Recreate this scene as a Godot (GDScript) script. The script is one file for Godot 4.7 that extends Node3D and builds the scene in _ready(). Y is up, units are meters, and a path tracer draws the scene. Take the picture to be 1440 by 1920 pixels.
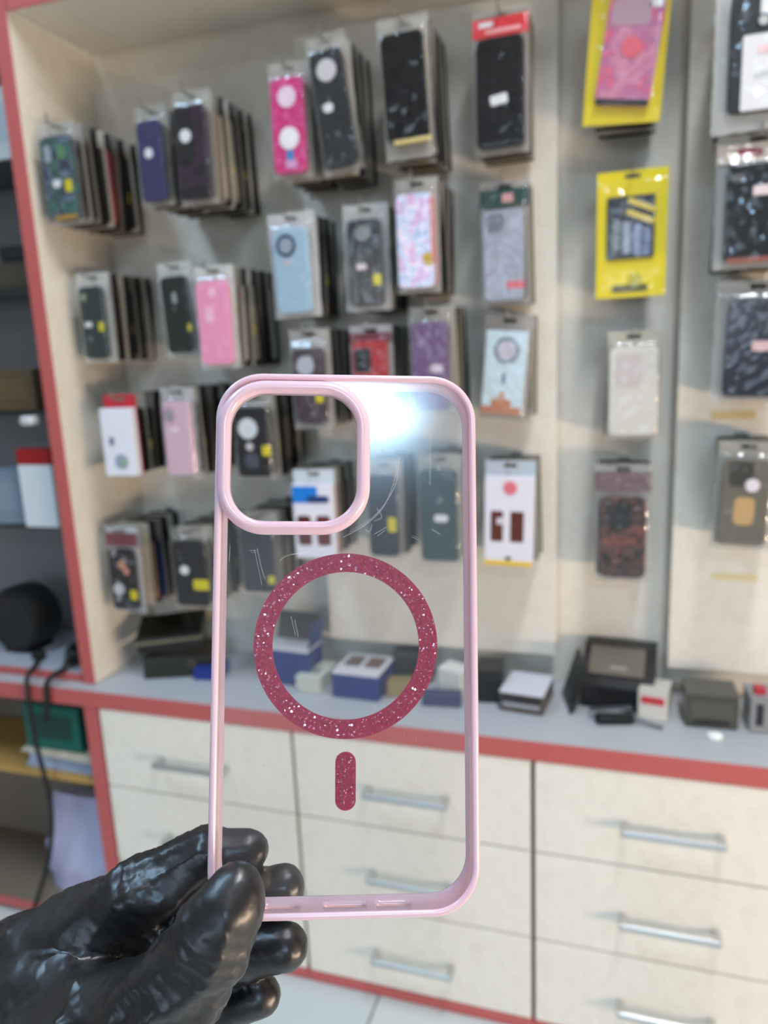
extends Node3D
# A phone shop corner: a pink-framed clear phone case held up in a gloved hand before a display of hanging cases.

const F := 1405.5            # focal length in pixels of the 1440x1920 frame
const EYE := 1.265           # camera height above the floor
const BACK := -1.463         # back wall of the display cabinet
const PANEL := -1.42         # face of the hook boards
const TOP := 0.598           # counter top, height above the floor
var cam: Camera3D
var rng := RandomNumberGenerator.new()
var mats := {}
var names := {}

# ---------------------------------------------------------------- camera helpers
func ray(px: float, py: float) -> Vector3:
	return cam.transform.basis * Vector3((px - 720.0) / F, (960.0 - py) / F, -1.0)

func at_z(px: float, py: float, z: float) -> Vector3:
	var d := ray(px, py)
	return cam.position + d * (z / d.z)

func at_y(px: float, py: float, y: float) -> Vector3:
	var d := ray(px, py)
	return cam.position + d * ((y - EYE) / d.y)

func at_depth(px: float, py: float, depth: float) -> Vector3:
	return cam.position + ray(px, py) * depth

# ---------------------------------------------------------------- naming helpers
func numbered(n: String) -> String:
	var k: int = names.get(n, 0)
	names[n] = k + 1
	return n if k == 0 else "%s_%03d" % [n, k]

func tag(o: Node, label: String, category: String, group := "", kind := "") -> void:
	if label: o.set_meta("label", label)
	if category: o.set_meta("category", category)
	if group: o.set_meta("group", group)
	if kind: o.set_meta("kind", kind)

func thing(called: String, label: String, category: String, at := Vector3.ZERO, group := "") -> Node3D:
	var o := Node3D.new()
	o.name = numbered(called)
	add_child(o, true)
	o.position = at
	tag(o, label, category, group)
	return o

func part(called: String, mesh: Mesh, m: Material, parent: Node, at := Vector3.ZERO, rot := Vector3.ZERO) -> MeshInstance3D:
	var o := MeshInstance3D.new()
	o.name = called
	o.mesh = mesh
	o.material_override = m
	parent.add_child(o, true)
	o.position = at
	o.rotation = rot
	return o

func struct(called: String, mesh: Mesh, m: Material, at := Vector3.ZERO) -> MeshInstance3D:
	var o := part(called, mesh, m, self, at)
	o.set_meta("kind", "structure")
	return o

# ---------------------------------------------------------------- materials
func rgb(r: float, g: float, b: float) -> Color:
	return Color(r / 255.0, g / 255.0, b / 255.0)

func mat(c: Color, rough := 0.5, metal := 0.0, spec := 0.5) -> StandardMaterial3D:
	var key := "%s %.2f %.2f %.2f" % [c.to_html(), rough, metal, spec]
	if not mats.has(key):
		var m := StandardMaterial3D.new()
		m.albedo_color = c
		m.roughness = rough
		m.metallic = metal
		m.metallic_specular = spec
		mats[key] = m
	return mats[key]

func film_mat(alpha := 0.05, rough := 0.12) -> StandardMaterial3D:
	var key := "film %.2f %.2f" % [alpha, rough]
	if not mats.has(key):
		var m := StandardMaterial3D.new()
		m.albedo_color = Color(0.93, 0.94, 0.95, alpha * 0.2)
		m.roughness = rough
		m.metallic_specular = 0.5
		m.transparency = BaseMaterial3D.TRANSPARENCY_ALPHA
		mats[key] = m
	return mats[key]

func bag_mat() -> StandardMaterial3D:
	if not mats.has("bag"):
		var m := StandardMaterial3D.new()
		m.albedo_color = Color(0.74, 0.73, 0.70, 0.32)
		m.roughness = 0.32
		m.transparency = BaseMaterial3D.TRANSPARENCY_ALPHA
		mats["bag"] = m
	return mats["bag"]

func bag_tint(c: Array) -> StandardMaterial3D:
	var key := "bag %d %d %d" % [c[0], c[1], c[2]]
	if not mats.has(key):
		var m := StandardMaterial3D.new()
		m.albedo_color = Color(c[0] / 255.0, c[1] / 255.0, c[2] / 255.0, 0.6)
		m.roughness = 0.32
		m.transparency = BaseMaterial3D.TRANSPARENCY_ALPHA
		mats[key] = m
	return mats[key]

func noise_image(cols: Array, seed_: int, freq: float, size := 96, hard := 0.0) -> ImageTexture:
	var n := FastNoiseLite.new()
	n.seed = seed_
	n.frequency = freq
	n.noise_type = FastNoiseLite.TYPE_SIMPLEX_SMOOTH
	n.fractal_octaves = 3
	n.domain_warp_enabled = true
	n.domain_warp_amplitude = 18.0
	n.domain_warp_frequency = freq
	var im := Image.create(size, size, false, Image.FORMAT_RGB8)
	for y in size:
		for x in size:
			var v := clampf(n.get_noise_2d(x, y) * 0.95 + 0.5, 0.0, 0.999) * (cols.size() - 1)
			var k := int(v)
			var f := v - k
			if hard > 0.0:
				f = smoothstep(0.5 - hard, 0.5 + hard, f)
			var c: Color = cols[k]
			im.set_pixel(x, y, c.lerp(cols[k + 1], f))
	return ImageTexture.create_from_image(im)

func pattern(key: String, cols: Array, seed_: int, freq: float, rough := 0.3, tile := 0.09, hard := 0.0) -> StandardMaterial3D:
	if not mats.has(key):
		var m := StandardMaterial3D.new()
		m.albedo_texture = noise_image(cols, seed_, freq, 96, hard)
		m.uv1_triplanar = true
		m.uv1_scale = Vector3.ONE / tile
		m.roughness = rough
		mats[key] = m
	return mats[key]

# ---------------------------------------------------------------- mesh helpers
func begin() -> SurfaceTool:
	var st := SurfaceTool.new()
	st.begin(Mesh.PRIMITIVE_TRIANGLES)
	st.set_smooth_group(-1)
	return st

func done(st: SurfaceTool) -> ArrayMesh:
	st.generate_normals()
	return st.commit()

func tri(st: SurfaceTool, a: Vector3, b: Vector3, c: Vector3) -> void:
	st.add_vertex(a)
	st.add_vertex(b)
	st.add_vertex(c)

func quad(st: SurfaceTool, a: Vector3, b: Vector3, c: Vector3, d: Vector3) -> void:
	tri(st, a, b, c)
	tri(st, a, c, d)

# rounded rectangle, counter-clockwise seen from +z
func rrect(w: float, h: float, r: float, n := 5, cx := 0.0, cy := 0.0) -> PackedVector2Array:
	var p := PackedVector2Array()
	r = minf(r, minf(w, h) * 0.499)
	for k in 4:
		var c := Vector2((w / 2 - r) * (1 if k in [0, 3] else -1), (h / 2 - r) * (1 if k < 2 else -1))
		for i in n + 1:
			var a := PI / 2 * (k + float(i) / n)
			p.append(Vector2(cx, cy) + c + Vector2(cos(a), sin(a)) * r)
	return p

func circle(r: float, n := 20, cx := 0.0, cy := 0.0) -> PackedVector2Array:
	var p := PackedVector2Array()
	for i in n:
		p.append(Vector2(cx + cos(TAU * i / n) * r, cy + sin(TAU * i / n) * r))
	return p

# loops: arrays of 3-D points of equal count, joined side by side, first and last capped
func loft(loops: Array, cap := true, closed := true, smooth := false) -> ArrayMesh:
	var st := begin()
	if smooth:
		st.set_smooth_group(0)
	var n: int = loops[0].size()
	for l in loops.size() - 1:
		var a: Array = loops[l]
		var b: Array = loops[l + 1]
		for i in (n if closed else n - 1):
			var j := (i + 1) % n
			quad(st, a[i], b[i], b[j], a[j])
	if cap:
		st.set_smooth_group(-1)
		for e in 2:
			var l: Array = loops[0] if e == 0 else loops[loops.size() - 1]
			var c := Vector3.ZERO
			for p in l:
				c += p
			c /= n
			for i in n:
				var j := (i + 1) % n
				if e == 0:
					tri(st, c, l[i], l[j])
				else:
					tri(st, c, l[j], l[i])
	return done(st)

func lift(poly: PackedVector2Array, z: float) -> Array:
	var a := []
	for p in poly:
		a.append(Vector3(p.x, p.y, z))
	return a

func inset(poly: PackedVector2Array, d: float) -> PackedVector2Array:
	var lo := poly[0]
	var hi := poly[0]
	for p in poly:
		lo = lo.min(p)
		hi = hi.max(p)
	var c := (lo + hi) / 2
	var s := Vector2.ONE - Vector2(2 * d, 2 * d) / (hi - lo)
	var q := PackedVector2Array()
	for p in poly:
		q.append(c + (p - c) * s)
	return q

# solid with the outline poly from z0 to z1, its edges chamfered by b
func prism(poly: PackedVector2Array, z0: float, z1: float, b := 0.0) -> ArrayMesh:
	if b <= 0.0:
		return loft([lift(poly, z0), lift(poly, z1)])
	var q := inset(poly, b)
	var q2 := inset(poly, b * 0.3)
	return loft([lift(q, z0), lift(poly, z0 + b), lift(poly, z1 - b), lift(q2, z1 - b * 0.3), lift(q, z1)])

# box from corner to corner with chamfered edges
func cbox(size: Vector3, b := 0.0) -> ArrayMesh:
	b = minf(b, size[size.min_axis_index()] * 0.45)
	var poly := rrect(size.x, size.y, maxf(b, 1e-5), 1)
	return prism(poly, -size.z / 2, size.z / 2, b)

func tube(path: Array, r: float, n := 8, cap := true) -> ArrayMesh:
	var loops := []
	var up := Vector3(0.31, 0.87, 0.38)
	for i in path.size():
		var t: Vector3 = (path[mini(i + 1, path.size() - 1)] - path[maxi(i - 1, 0)]).normalized()
		var u := up.cross(t).normalized()
		var v := t.cross(u)
		up = v
		var l := []
		for k in n:
			l.append(path[i] + (u * cos(TAU * k / n) + v * sin(TAU * k / n)) * r)
		loops.append(l)
	return loft(loops, cap, true, true)

func curve(points: Array, steps := 8) -> Array:
	var c := Curve3D.new()
	for i in points.size():
		var t: Vector3 = (points[mini(i + 1, points.size() - 1)] - points[maxi(i - 1, 0)]) / 6.0
		c.add_point(points[i], -t, t)
	var out := []
	for i in points.size() - 1:
		for k in steps:
			out.append(c.sample(i, float(k) / steps))
	out.append(points[-1])
	return out

func ring_mesh(ro: float, ri: float, z0: float, z1: float, n := 48) -> ArrayMesh:
	return loft([lift(circle(ri, n), z1), lift(circle(ri, n), z0), lift(circle(ro, n), z0), lift(circle(ro, n), z1), lift(circle(ri, n), z1)], false)

# ---------------------------------------------------------------- start
func _ready() -> void:
	rng.seed = 7
	set_camera_and_light()
	build_room()
	build_cabinets()
	build_left_neighbour()
	build_display()
	build_counter_things()
	build_phone_case()
	build_hand()

func set_camera_and_light() -> void:
	cam = Camera3D.new()
	cam.name = "camera"
	add_child(cam)
	cam.position = Vector3(0, EYE, 0)
	cam.transform.basis = Basis.from_euler(Vector3(deg_to_rad(-11.915), deg_to_rad(18.137), deg_to_rad(-2.586)), EULER_ORDER_YXZ)
	cam.near = 0.02
	cam.far = 60.0
	var lens := CameraAttributesPhysical.new()
	lens.frustum_focal_length = 12.0 / (960.0 / F)
	lens.frustum_focus_distance = 0.231
	lens.frustum_near = 0.02
	lens.frustum_far = 60.0
	lens.exposure_aperture = 7.4
	cam.attributes = lens
	cam.fov = rad_to_deg(2.0 * atan(960.0 / F))
	cam.current = true
	var env := Environment.new()
	env.background_mode = Environment.BG_SKY
	var sky := Sky.new()
	var air := ProceduralSkyMaterial.new()
	air.sky_top_color = rgb(150, 185, 225)
	air.sky_horizon_color = rgb(215, 228, 240)
	air.ground_horizon_color = rgb(190, 195, 198)
	air.ground_bottom_color = rgb(150, 150, 148)
	air.sky_energy_multiplier = 1.8
	air.ground_energy_multiplier = 0.8
	sky.sky_material = air
	env.sky = sky
	env.tonemap_mode = Environment.TONE_MAPPER_LINEAR
	env.tonemap_exposure = 1.2
	env.sdfgi_enabled = true
	env.ssao_enabled = true
	env.ssil_enabled = true
	var we := WorldEnvironment.new()
	we.name = "environment"
	we.environment = env
	add_child(we)
	# ceiling fittings of the shop, all behind the photographer
	ceiling_panel("cool white square ceiling light panel straight behind the photographer", Vector3(1.13, 2.885, 2.46), Vector2(0.5, 0.3), Color(0.70, 0.87, 1.0), 3.4)
	ceiling_panel("long white ceiling light panel above the display counter", Vector3(0.30, 2.885, -0.52), Vector2(0.15, 1.05), Color(0.95, 0.97, 1.0), 2.6)
	ceiling_panel("cool white narrow ceiling light panel over the grey shelf cabinet", Vector3(-1.45, 2.885, -0.25), Vector2(0.3, 0.9), Color(0.72, 0.87, 1.0), 2.0)
	wall_lamp(Vector3(1.86, 0.66, 0.15), Color(1.0, 0.88, 0.77), 3.2)

func ceiling_panel(label: String, at: Vector3, size: Vector2, c: Color, energy: float) -> void:
	var t := thing("ceiling_light", label, "ceiling light", at)
	part("frame", cbox(Vector3(size.x + 0.04, 0.03, size.y + 0.04), 0.004), mat(rgb(240, 240, 240), 0.4), t)
	var glow := StandardMaterial3D.new()
	glow.albedo_color = rgb(240, 240, 240)
	glow.emission_enabled = true
	glow.emission = c
	glow.emission_energy_multiplier = energy * 0.9 / (size.x * size.y) / 2.0
	part("diffuser", cbox(Vector3(size.x, 0.006, size.y), 0.001), glow, t, Vector3(0, -0.017, 0))
	var l := AreaLight3D.new()
	l.name = "glow"
	l.area_size = size
	l.light_color = c
	l.light_energy = energy
	l.area_range = 12.0
	l.shadow_enabled = true
	t.add_child(l)
	l.position = Vector3(0, -0.025, 0)
	l.rotation = Vector3(-PI / 2, 0, 0)

func wall_lamp(at: Vector3, c: Color, energy: float) -> void:
	var t := thing("wall_lamp", "warm white tube lamp on the side wall of the shop", "lamp", at)
	part("housing", cbox(Vector3(0.04, 0.07, 1.22), 0.006), mat(rgb(235, 235, 232), 0.4), t)
	var glow := StandardMaterial3D.new()
	glow.albedo_color = rgb(245, 240, 230)
	glow.emission_enabled = true
	glow.emission = c
	glow.emission_energy_multiplier = energy * 2.0
	part("tube", tube([Vector3(-0.035, 0, -0.58), Vector3(-0.035, 0, 0.58)], 0.014, 12), glow, t)
	var l := AreaLight3D.new()
	l.name = "glow"
	l.area_size = Vector2(1.16, 0.05)
	l.light_color = c
	l.light_energy = energy
	l.area_range = 12.0
	l.shadow_enabled = true
	t.add_child(l)
	l.position = Vector3(-0.052, 0, 0)
	l.rotation = Vector3(0, PI / 2, 0)

# ---------------------------------------------------------------- room
func build_room() -> void:
	var paint := mat(rgb(146, 138, 128), 0.7)
	var fl := struct("floor", cbox(Vector3(4.4, 0.1, 5.4)), mat(rgb(120, 122, 120), 0.8), Vector3(-0.2, -0.056, 1.1))
	var tile := cbox(Vector3(0.596, 0.006, 0.596), 0.0015)
	var shades := [mat(rgb(196, 204, 202), 0.25), mat(rgb(190, 199, 198), 0.25), mat(rgb(201, 207, 204), 0.25)]
	for i in 7:
		for j in 5:
			part("tile", tile, shades[(i * 2 + j * 3) % 3], fl, Vector3(-1.75 + i * 0.6, 0.053, -2.4 + j * 0.6))
	struct("ceiling", cbox(Vector3(4.4, 0.1, 5.4)), mat(rgb(196, 192, 184), 0.8), Vector3(-0.2, 2.95, 1.1))
	struct("wall_back", cbox(Vector3(4.4, 2.9, 0.1)), paint, Vector3(-0.2, 1.45, -1.55))
	struct("wall_left", cbox(Vector3(0.1, 2.9, 5.4)), paint, Vector3(-2.35, 1.45, 1.1))
	struct("wall_right", cbox(Vector3(0.1, 2.9, 5.4)), mat(rgb(168, 146, 126), 0.7), Vector3(1.95, 1.45, 1.1))
	# the shop front: a wide opening to the street
	var st := SurfaceTool.new()
	st.begin(Mesh.PRIMITIVE_TRIANGLES)
	for b in [[-2.1, 1.45, 0.4, 2.9], [1.2, 1.45, 1.4, 2.9], [-0.7, 2.6, 2.4, 0.6]]:
		st.append_from(cbox(Vector3(b[2], b[3], 0.12)), 0, Transform3D(Basis(), Vector3(b[0], b[1], 3.72)))
	struct("wall_front", st.commit(), paint)

# ---------------------------------------------------------------- cabinets
func cream() -> StandardMaterial3D:
	if not mats.has("cream"):
		var m := StandardMaterial3D.new()
		m.albedo_texture = noise_image([rgb(224, 217, 202), rgb(229, 222, 208), rgb(231, 225, 211), rgb(226, 219, 204)], 3, 0.05, 128)
		m.uv1_triplanar = true
		m.uv1_scale = Vector3.ONE * 3.0
		m.roughness = 0.34
		mats["cream"] = m
	return mats["cream"]

func red() -> StandardMaterial3D:
	return mat(rgb(184, 88, 84), 0.45)

func handle_mesh() -> ArrayMesh:
	var st := SurfaceTool.new()
	st.begin(Mesh.PRIMITIVE_TRIANGLES)
	st.append_from(cbox(Vector3(0.163, 0.013, 0.009), 0.003), 0, Transform3D(Basis(), Vector3(0, 0, 0.028)))
	for s in [-1, 1]:
		st.append_from(cbox(Vector3(0.012, 0.013, 0.032), 0.002), 0, Transform3D(Basis(), Vector3(s * 0.0755, 0, 0.016)))
	return st.commit()

func build_cabinets() -> void:
	var xs := [-1.048, -0.602, -0.142, 0.319, 0.779]
	var labels := ["cream three drawer unit beside the red cabinet post", "cream three drawer unit between two other drawer units", "cream three drawer unit under the yellow carded cases", "cream three drawer unit at the end of the counter"]
	var hm := handle_mesh()
	var chrome := mat(rgb(196, 198, 196), 0.28, 0.9)
	for k in 4:
		var w: float = xs[k + 1] - xs[k]
		var t := thing("drawer_unit", labels[k], "drawer unit", Vector3((xs[k] + xs[k + 1]) / 2, 0, -1.2))
		part("carcass", cbox(Vector3(w - 0.002, 0.54, 0.22)), mat(rgb(120, 108, 92), 0.7), t, Vector3(0, 0.292, -0.13))
		part("plinth", cbox(Vector3(w - 0.001, 0.02, 0.03), 0.002), red(), t, Vector3(0, 0.011, -0.012))
		for r in 3:
			var d := part("drawer", cbox(Vector3(w - 0.008, 0.1765, 0.018), 0.0012), cream(), t, Vector3(0, 0.472 - 0.18 * r, -0.009))
			part("handle", hm, chrome, d, Vector3(0, -0.008, 0.009))
	# open unit below the counter beyond the post
	var o := thing("open_cabinet", "open lower cabinet with red front edges full of paper", "cabinet", Vector3(-1.45, 0, -1.2))
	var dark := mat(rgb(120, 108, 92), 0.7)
	part("side_panel", cbox(Vector3(0.034, 0.562, 0.24), 0.001), red(), o, Vector3(0.383, 0.281, -0.12))
	part("side_panel", cbox(Vector3(0.034, 0.562, 0.24), 0.001), red(), o, Vector3(-0.42, 0.281, -0.12))
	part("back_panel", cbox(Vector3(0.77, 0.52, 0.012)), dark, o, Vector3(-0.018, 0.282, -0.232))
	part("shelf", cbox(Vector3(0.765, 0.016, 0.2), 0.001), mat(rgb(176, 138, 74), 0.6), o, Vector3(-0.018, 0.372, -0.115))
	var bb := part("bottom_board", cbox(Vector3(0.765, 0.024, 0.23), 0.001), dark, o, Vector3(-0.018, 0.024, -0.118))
	part("edge_strip", cbox(Vector3(0.765, 0.024, 0.003), 0.001), red(), bb, Vector3(0, 0, 0.1166))
	# counter top: one continuous board with a red front edge
	var c := thing("countertop", "long grey counter top with a red front edge", "countertop", Vector3(-0.54, TOP, -1.2))
	part("board", cbox(Vector3(2.66, 0.03, 0.262), 0.001), mat(rgb(178, 181, 184), 0.4), c, Vector3(0, -0.0155, -0.133))
	part("edge_band", cbox(Vector3(2.66, 0.036, 0.004), 0.001), red(), c, Vector3(0, -0.018, 0.0005))
	# display cabinet standing on the counter
	var t := thing("display_cabinet", "tall open cream display cabinet with red front edges above the counter", "display cabinet", Vector3(-0.15, TOP, BACK))
	part("back_panel", cbox(Vector3(1.934, 1.30, 0.012)), cream(), t, Vector3(0.036, 0.65, -0.0065))
	part("side_panel", cbox(Vector3(0.03, 1.33, 0.232), 0.001), cream(), t, Vector3(-0.939, 0.665, 0.1125))
	part("top_panel", cbox(Vector3(1.92, 0.03, 0.232), 0.001), cream(), t, Vector3(0.05, 1.311, 0.1125))
	part("end_panel", cbox(Vector3(0.03, 1.33, 0.224), 0.001), cream(), t, Vector3(1.015, 0.665, 0.116))
	part("edge_strip", cbox(Vector3(0.031, 1.33, 0.004), 0.001), red(), t, Vector3(-0.939, 0.665, 0.230))
	part("edge_strip", cbox(Vector3(1.92, 0.031, 0.004), 0.001), red(), t, Vector3(0.04, 1.3115, 0.230))
	# boards that carry the hooks
	var pa := thing("hook_board", "cream hook board full of hanging cases above the blue boxes", "panel", Vector3(-0.361, TOP + 0.068, PANEL))
	part("board", cbox(Vector3(0.478, 1.178, 0.03), 0.0015), cream(), pa, Vector3(0, 0.589, -0.0155))
	var pb := thing("hook_board", "cream hook board with a faint yellow strip beside the yellow carded cases", "panel", Vector3(0.345, TOP + 0.062, PANEL))
	part("board", cbox(Vector3(0.52, 1.20, 0.03), 0.0015), cream(), pb, Vector3(0, 0.6, -0.0155))
	for k in 2:
		for s in [-0.2, 0.2]:
			part("spacer", cbox(Vector3(0.03, 0.9, 0.0115)), cream(), [pa, pb][k], Vector3(s, 0.6, -0.0365))
	var p := at_z(1378, 1082, PANEL)
	part("tape_strip", cbox(Vector3(0.075, 0.012, 0.0006)), mat(rgb(224, 208, 160), 0.5), pb, p - pb.position + Vector3(0, 0, 0.0003))
	p = at_z(1375, 778, PANEL)
	part("tape_strip", cbox(Vector3(0.07, 0.014, 0.0006)), mat(rgb(214, 196, 140), 0.5), pb, p - pb.position + Vector3(0, 0, 0.0003))

func build_left_neighbour() -> void:
	var t := thing("shelf_cabinet", "grey backed cabinet with dark glass shelves beside the red post", "cabinet", Vector3(-1.45, TOP, BACK))
	part("back_panel", cbox(Vector3(0.68, 1.33, 0.012)), mat(rgb(128, 128, 132), 0.5), t, Vector3(-0.012, 0.665, -0.0065))
	part("side_panel", cbox(Vector3(0.03, 1.33, 0.224), 0.001), cream(), t, Vector3(-0.37, 0.665, 0.116))
	part("top_panel", cbox(Vector3(0.69, 0.03, 0.224), 0.001), cream(), t, Vector3(-0.006, 1.311, 0.116))
	var bb := part("bottom_board", cbox(Vector3(0.69, 0.018, 0.22), 0.001), mat(rgb(170, 172, 180), 0.5), t, Vector3(-0.006, 0.0095, 0.114))
	part("edge_strip", cbox(Vector3(0.69, 0.018, 0.003), 0.001), red(), bb, Vector3(0, 0, 0.1116))
	var ys := [0.400, 0.160, -0.088, -0.337]
	for y in ys:
		part("shelf", cbox(Vector3(0.68, 0.008, 0.17), 0.001), mat(rgb(38, 48, 46), 0.15), t, Vector3(-0.012, y + EYE - TOP, 0.088))
	var z := -1.335
	var s1: float = ys[0] + EYE + 0.0045
	var s2: float = ys[1] + EYE + 0.0045
	var s3: float = ys[2] + EYE + 0.0045
	var s4: float = ys[3] + EYE + 0.0045
	plain_box("carton", "white carton on the top glass shelf beside the post", "box", Vector3(-1.17, s1, z), Vector3(0.09, 0.13, 0.1), 0.1, mat(rgb(190, 190, 186), 0.6), mat(rgb(172, 176, 180), 0.6))
	plain_box("carton", "dark brown carton on the second glass shelf", "box", Vector3(-1.185, s2, z), Vector3(0.12, 0.05, 0.09), 0.0, mat(rgb(62, 52, 38), 0.6), mat(rgb(66, 56, 42), 0.6))
	plain_box("charger_box", "small black charger box lying beside the brown carton", "box", Vector3(-1.18, s2 + 0.052, z + 0.01), Vector3(0.085, 0.03, 0.06), 0.15, mat(rgb(16, 16, 16), 0.4), mat(rgb(20, 20, 20), 0.5))
	plain_box("carton", "brown cardboard carton on the third glass shelf", "box", Vector3(-1.235, s3, z), Vector3(0.11, 0.085, 0.1), 0.05, mat(rgb(82, 64, 38), 0.7), mat(rgb(88, 70, 44), 0.6))
	plain_box("carton", "blue grey carton on the lowest glass shelf", "box", Vector3(-1.30, s4, z), Vector3(0.09, 0.12, 0.09), 0.1, mat(rgb(112, 126, 138), 0.6), mat(rgb(120, 134, 146), 0.6))
	var a := at_z(40, 853, -1.27)
	var b := at_z(117, 995, -1.27)
	var rw := thing("accessory_box", "white accessory box with a dark red top band beside the post", "box", Vector3(-1.19, s4, -1.27))
	part("body", cbox(Vector3(0.085, 0.135, 0.03), 0.001), mat(rgb(206, 212, 214), 0.5), rw, Vector3(0, 0.0675, -0.015))
	part("top_band", cbox(Vector3(0.085, 0.033, 0.03), 0.001), mat(rgb(150, 12, 16), 0.5), rw, Vector3(0.0, 0.152, -0.015))
	# lamp bulb highlight under the third shelf, built as a made-up white plug
	var wb := thing("bulb_highlight_plug", "white lamp bulb highlight shaped as an added plug adapter under the third glass shelf", "adapter", at_z(55, 783, -1.26))
	wb.position.y = ys[2] + EYE - 0.0045 - 0.019
	part("body", prism(rrect(0.03, 0.018, 0.006), -0.012, 0.012, 0.003), mat(rgb(226, 228, 228), 0.35), wb, Vector3(0, 0.009, 0))
	for s in [-1, 1]:
		part("pin", tube([Vector3(0.007 * s, 0.009, 0.012), Vector3(0.007 * s, 0.009, 0.024)], 0.0018), mat(rgb(190, 185, 160), 0.3, 0.9), wb)
	# round black speaker and black cable on the neighbour's bottom board
	var base := TOP + 0.0188
	var sp := thing("speaker", "round black speaker on the bottom board of the grey cabinet", "speaker", Vector3(-1.345, base, -1.345))
	part("body", loft([lift(circle(0.055, 24), -0.05), lift(circle(0.075, 24), -0.035), lift(circle(0.078, 24), 0.02), lift(circle(0.07, 24), 0.045)], true, true, true), mat(rgb(14, 15, 15), 0.5), sp, Vector3(0, 0.079, 0))
	part("cone", loft([lift(circle(0.06, 24), 0.0455), lift(circle(0.02, 24), 0.03), lift(circle(0.012, 24), 0.036)], true, true, true), mat(rgb(24, 24, 24), 0.7), sp, Vector3(0, 0.079, 0))
	part("foot", cbox(Vector3(0.08, 0.008, 0.07), 0.002), mat(rgb(14, 14, 14), 0.6), sp, Vector3(0, 0.004, 0))
	var bundle := thing("cable", "tangled black cable heaped on the bottom board beside the post", "cable", Vector3(-1.155, base, -1.30))
	var pts := []
	var r2 := RandomNumberGenerator.new()
	r2.seed = 12
	for i in 46:
		var ang := i * 1.15
		pts.append(Vector3(cos(ang) * r2.randf_range(0.012, 0.038), 0.006 + r2.randf_range(0.0, 0.032), sin(ang) * r2.randf_range(0.015, 0.045)))
	pts.append(Vector3(0.0, 0.008, 0.062))
	pts.append(Vector3(-0.004, 0.004, 0.086))
	pts.append(Vector3(-0.008, -0.006, 0.108))
	pts.append(Vector3(-0.012, -0.045, 0.110))
	pts.append(Vector3(-0.02, -0.09, 0.114))
	part("cord", tube(curve(pts, 5), 0.0065, 7), mat(rgb(10, 10, 10), 0.5), bundle)
	part("plug", cbox(Vector3(0.035, 0.022, 0.024), 0.005), mat(rgb(12, 12, 12), 0.45), bundle, Vector3(0.022, 0.046, 0.01), Vector3(0.2, 0.6, 0.1))
	var hang := thing("cable", "black cable hanging in front of the open lower cabinet", "cable", Vector3(-1.225, TOP + 0.02, -1.225))
	part("cord", tube(curve([Vector3(-0.03, 0.0075, -0.05), Vector3(0, 0.0075, 0.0), Vector3(0.008, 0.002, 0.028), Vector3(0.012, -0.03, 0.038), Vector3(0.014, -0.14, 0.04), Vector3(0.026, -0.3, 0.037), Vector3(0.0, -0.44, 0.04), Vector3(-0.06, -0.595, 0.06)], 6), 0.0055, 8), mat(rgb(12, 14, 12), 0.5), hang)
	part("plug", cbox(Vector3(0.03, 0.02, 0.02), 0.004), mat(rgb(12, 12, 12), 0.5), hang, Vector3(-0.04, 0.0105, -0.06))
	# things in the open lower cabinet
	plain_box("carton", "dark green carton on the shelf of the open lower cabinet", "box", Vector3(-1.205, 0.3825 + 0.046, -1.30), Vector3(0.15, 0.105, 0.14), 0.0, mat(rgb(6, 92, 78), 0.5), mat(rgb(12, 60, 52), 0.5))
	paper("paper_stack", "grey blue paper stack under the dark green carton", Vector3(-1.19, 0.3805, -1.30), Vector3(0.19, 0.034, 0.15), mat(rgb(150, 164, 186), 0.7), 0.04)
	paper("paper_stack", "beige paper sheets between the green carton and blue paper", Vector3(-1.195, 0.4155, -1.295), Vector3(0.2, 0.0115, 0.15), mat(rgb(196, 188, 168), 0.7), -0.03)
	var bag := thing("plastic_bag", "lilac grey plastic bag in the bottom of the open cabinet", "bag", Vector3(-1.215, 0.0365, -1.30))
	part("body", blob_bag(0.235, 0.24, 0.13, 5), mat(rgb(176, 176, 202), 0.45), bag)

func plain_box(called: String, label: String, cat: String, base: Vector3, size: Vector3, yaw: float, m: Material, m2: Material, group := "") -> Node3D:
	var t := thing(called, label, cat, base, group)
	t.rotation.y = yaw
	part("body", cbox(size, 0.0012), m, t, Vector3(0, size.y / 2, 0))
	part("printed_label", cbox(Vector3(size.x * 0.7, size.y * 0.55, 0.0006)), m2, t, Vector3(0, size.y * 0.52, size.z / 2 + 0.0004))
	return t

func paper(called: String, label: String, base: Vector3, size: Vector3, m: Material, yaw: float) -> void:
	var t := thing(called, label, "paper", base)
	t.rotation.y = yaw
	var n := 3
	for k in n:
		part("sheet", cbox(Vector3(size.x * (1 - 0.03 * k), size.y / n - 0.0004, size.z), 0.0006), m, t, Vector3(0.004 * (k % 2), size.y / n * (k + 0.5), -0.003 * k), Vector3(0, 0.03 * (k - 1), 0))

func blob_bag(w: float, h: float, d: float, seed_: int) -> ArrayMesh:
	var n := FastNoiseLite.new()
	n.seed = seed_
	n.frequency = 14.0
	var loops := []
	for j in 13:
		var v := j / 12.0
		var l := []
		var s := (0.86 + 0.14 * sin(PI * v)) * (1.0 - 0.25 * v * v)
		for i in 28:
			var a := TAU * i / 28
			var p := Vector3(cos(a) * w / 2 * s, v * h, sin(a) * d / 2 * s * (1.0 - 0.6 * v))
			var k := 1.0 + 0.22 * n.get_noise_3dv(p)
			l.append(Vector3(p.x * k, p.y, p.z * k))
		l.reverse()
		loops.append(l)
	return loft(loops, true, true, true)

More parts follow.
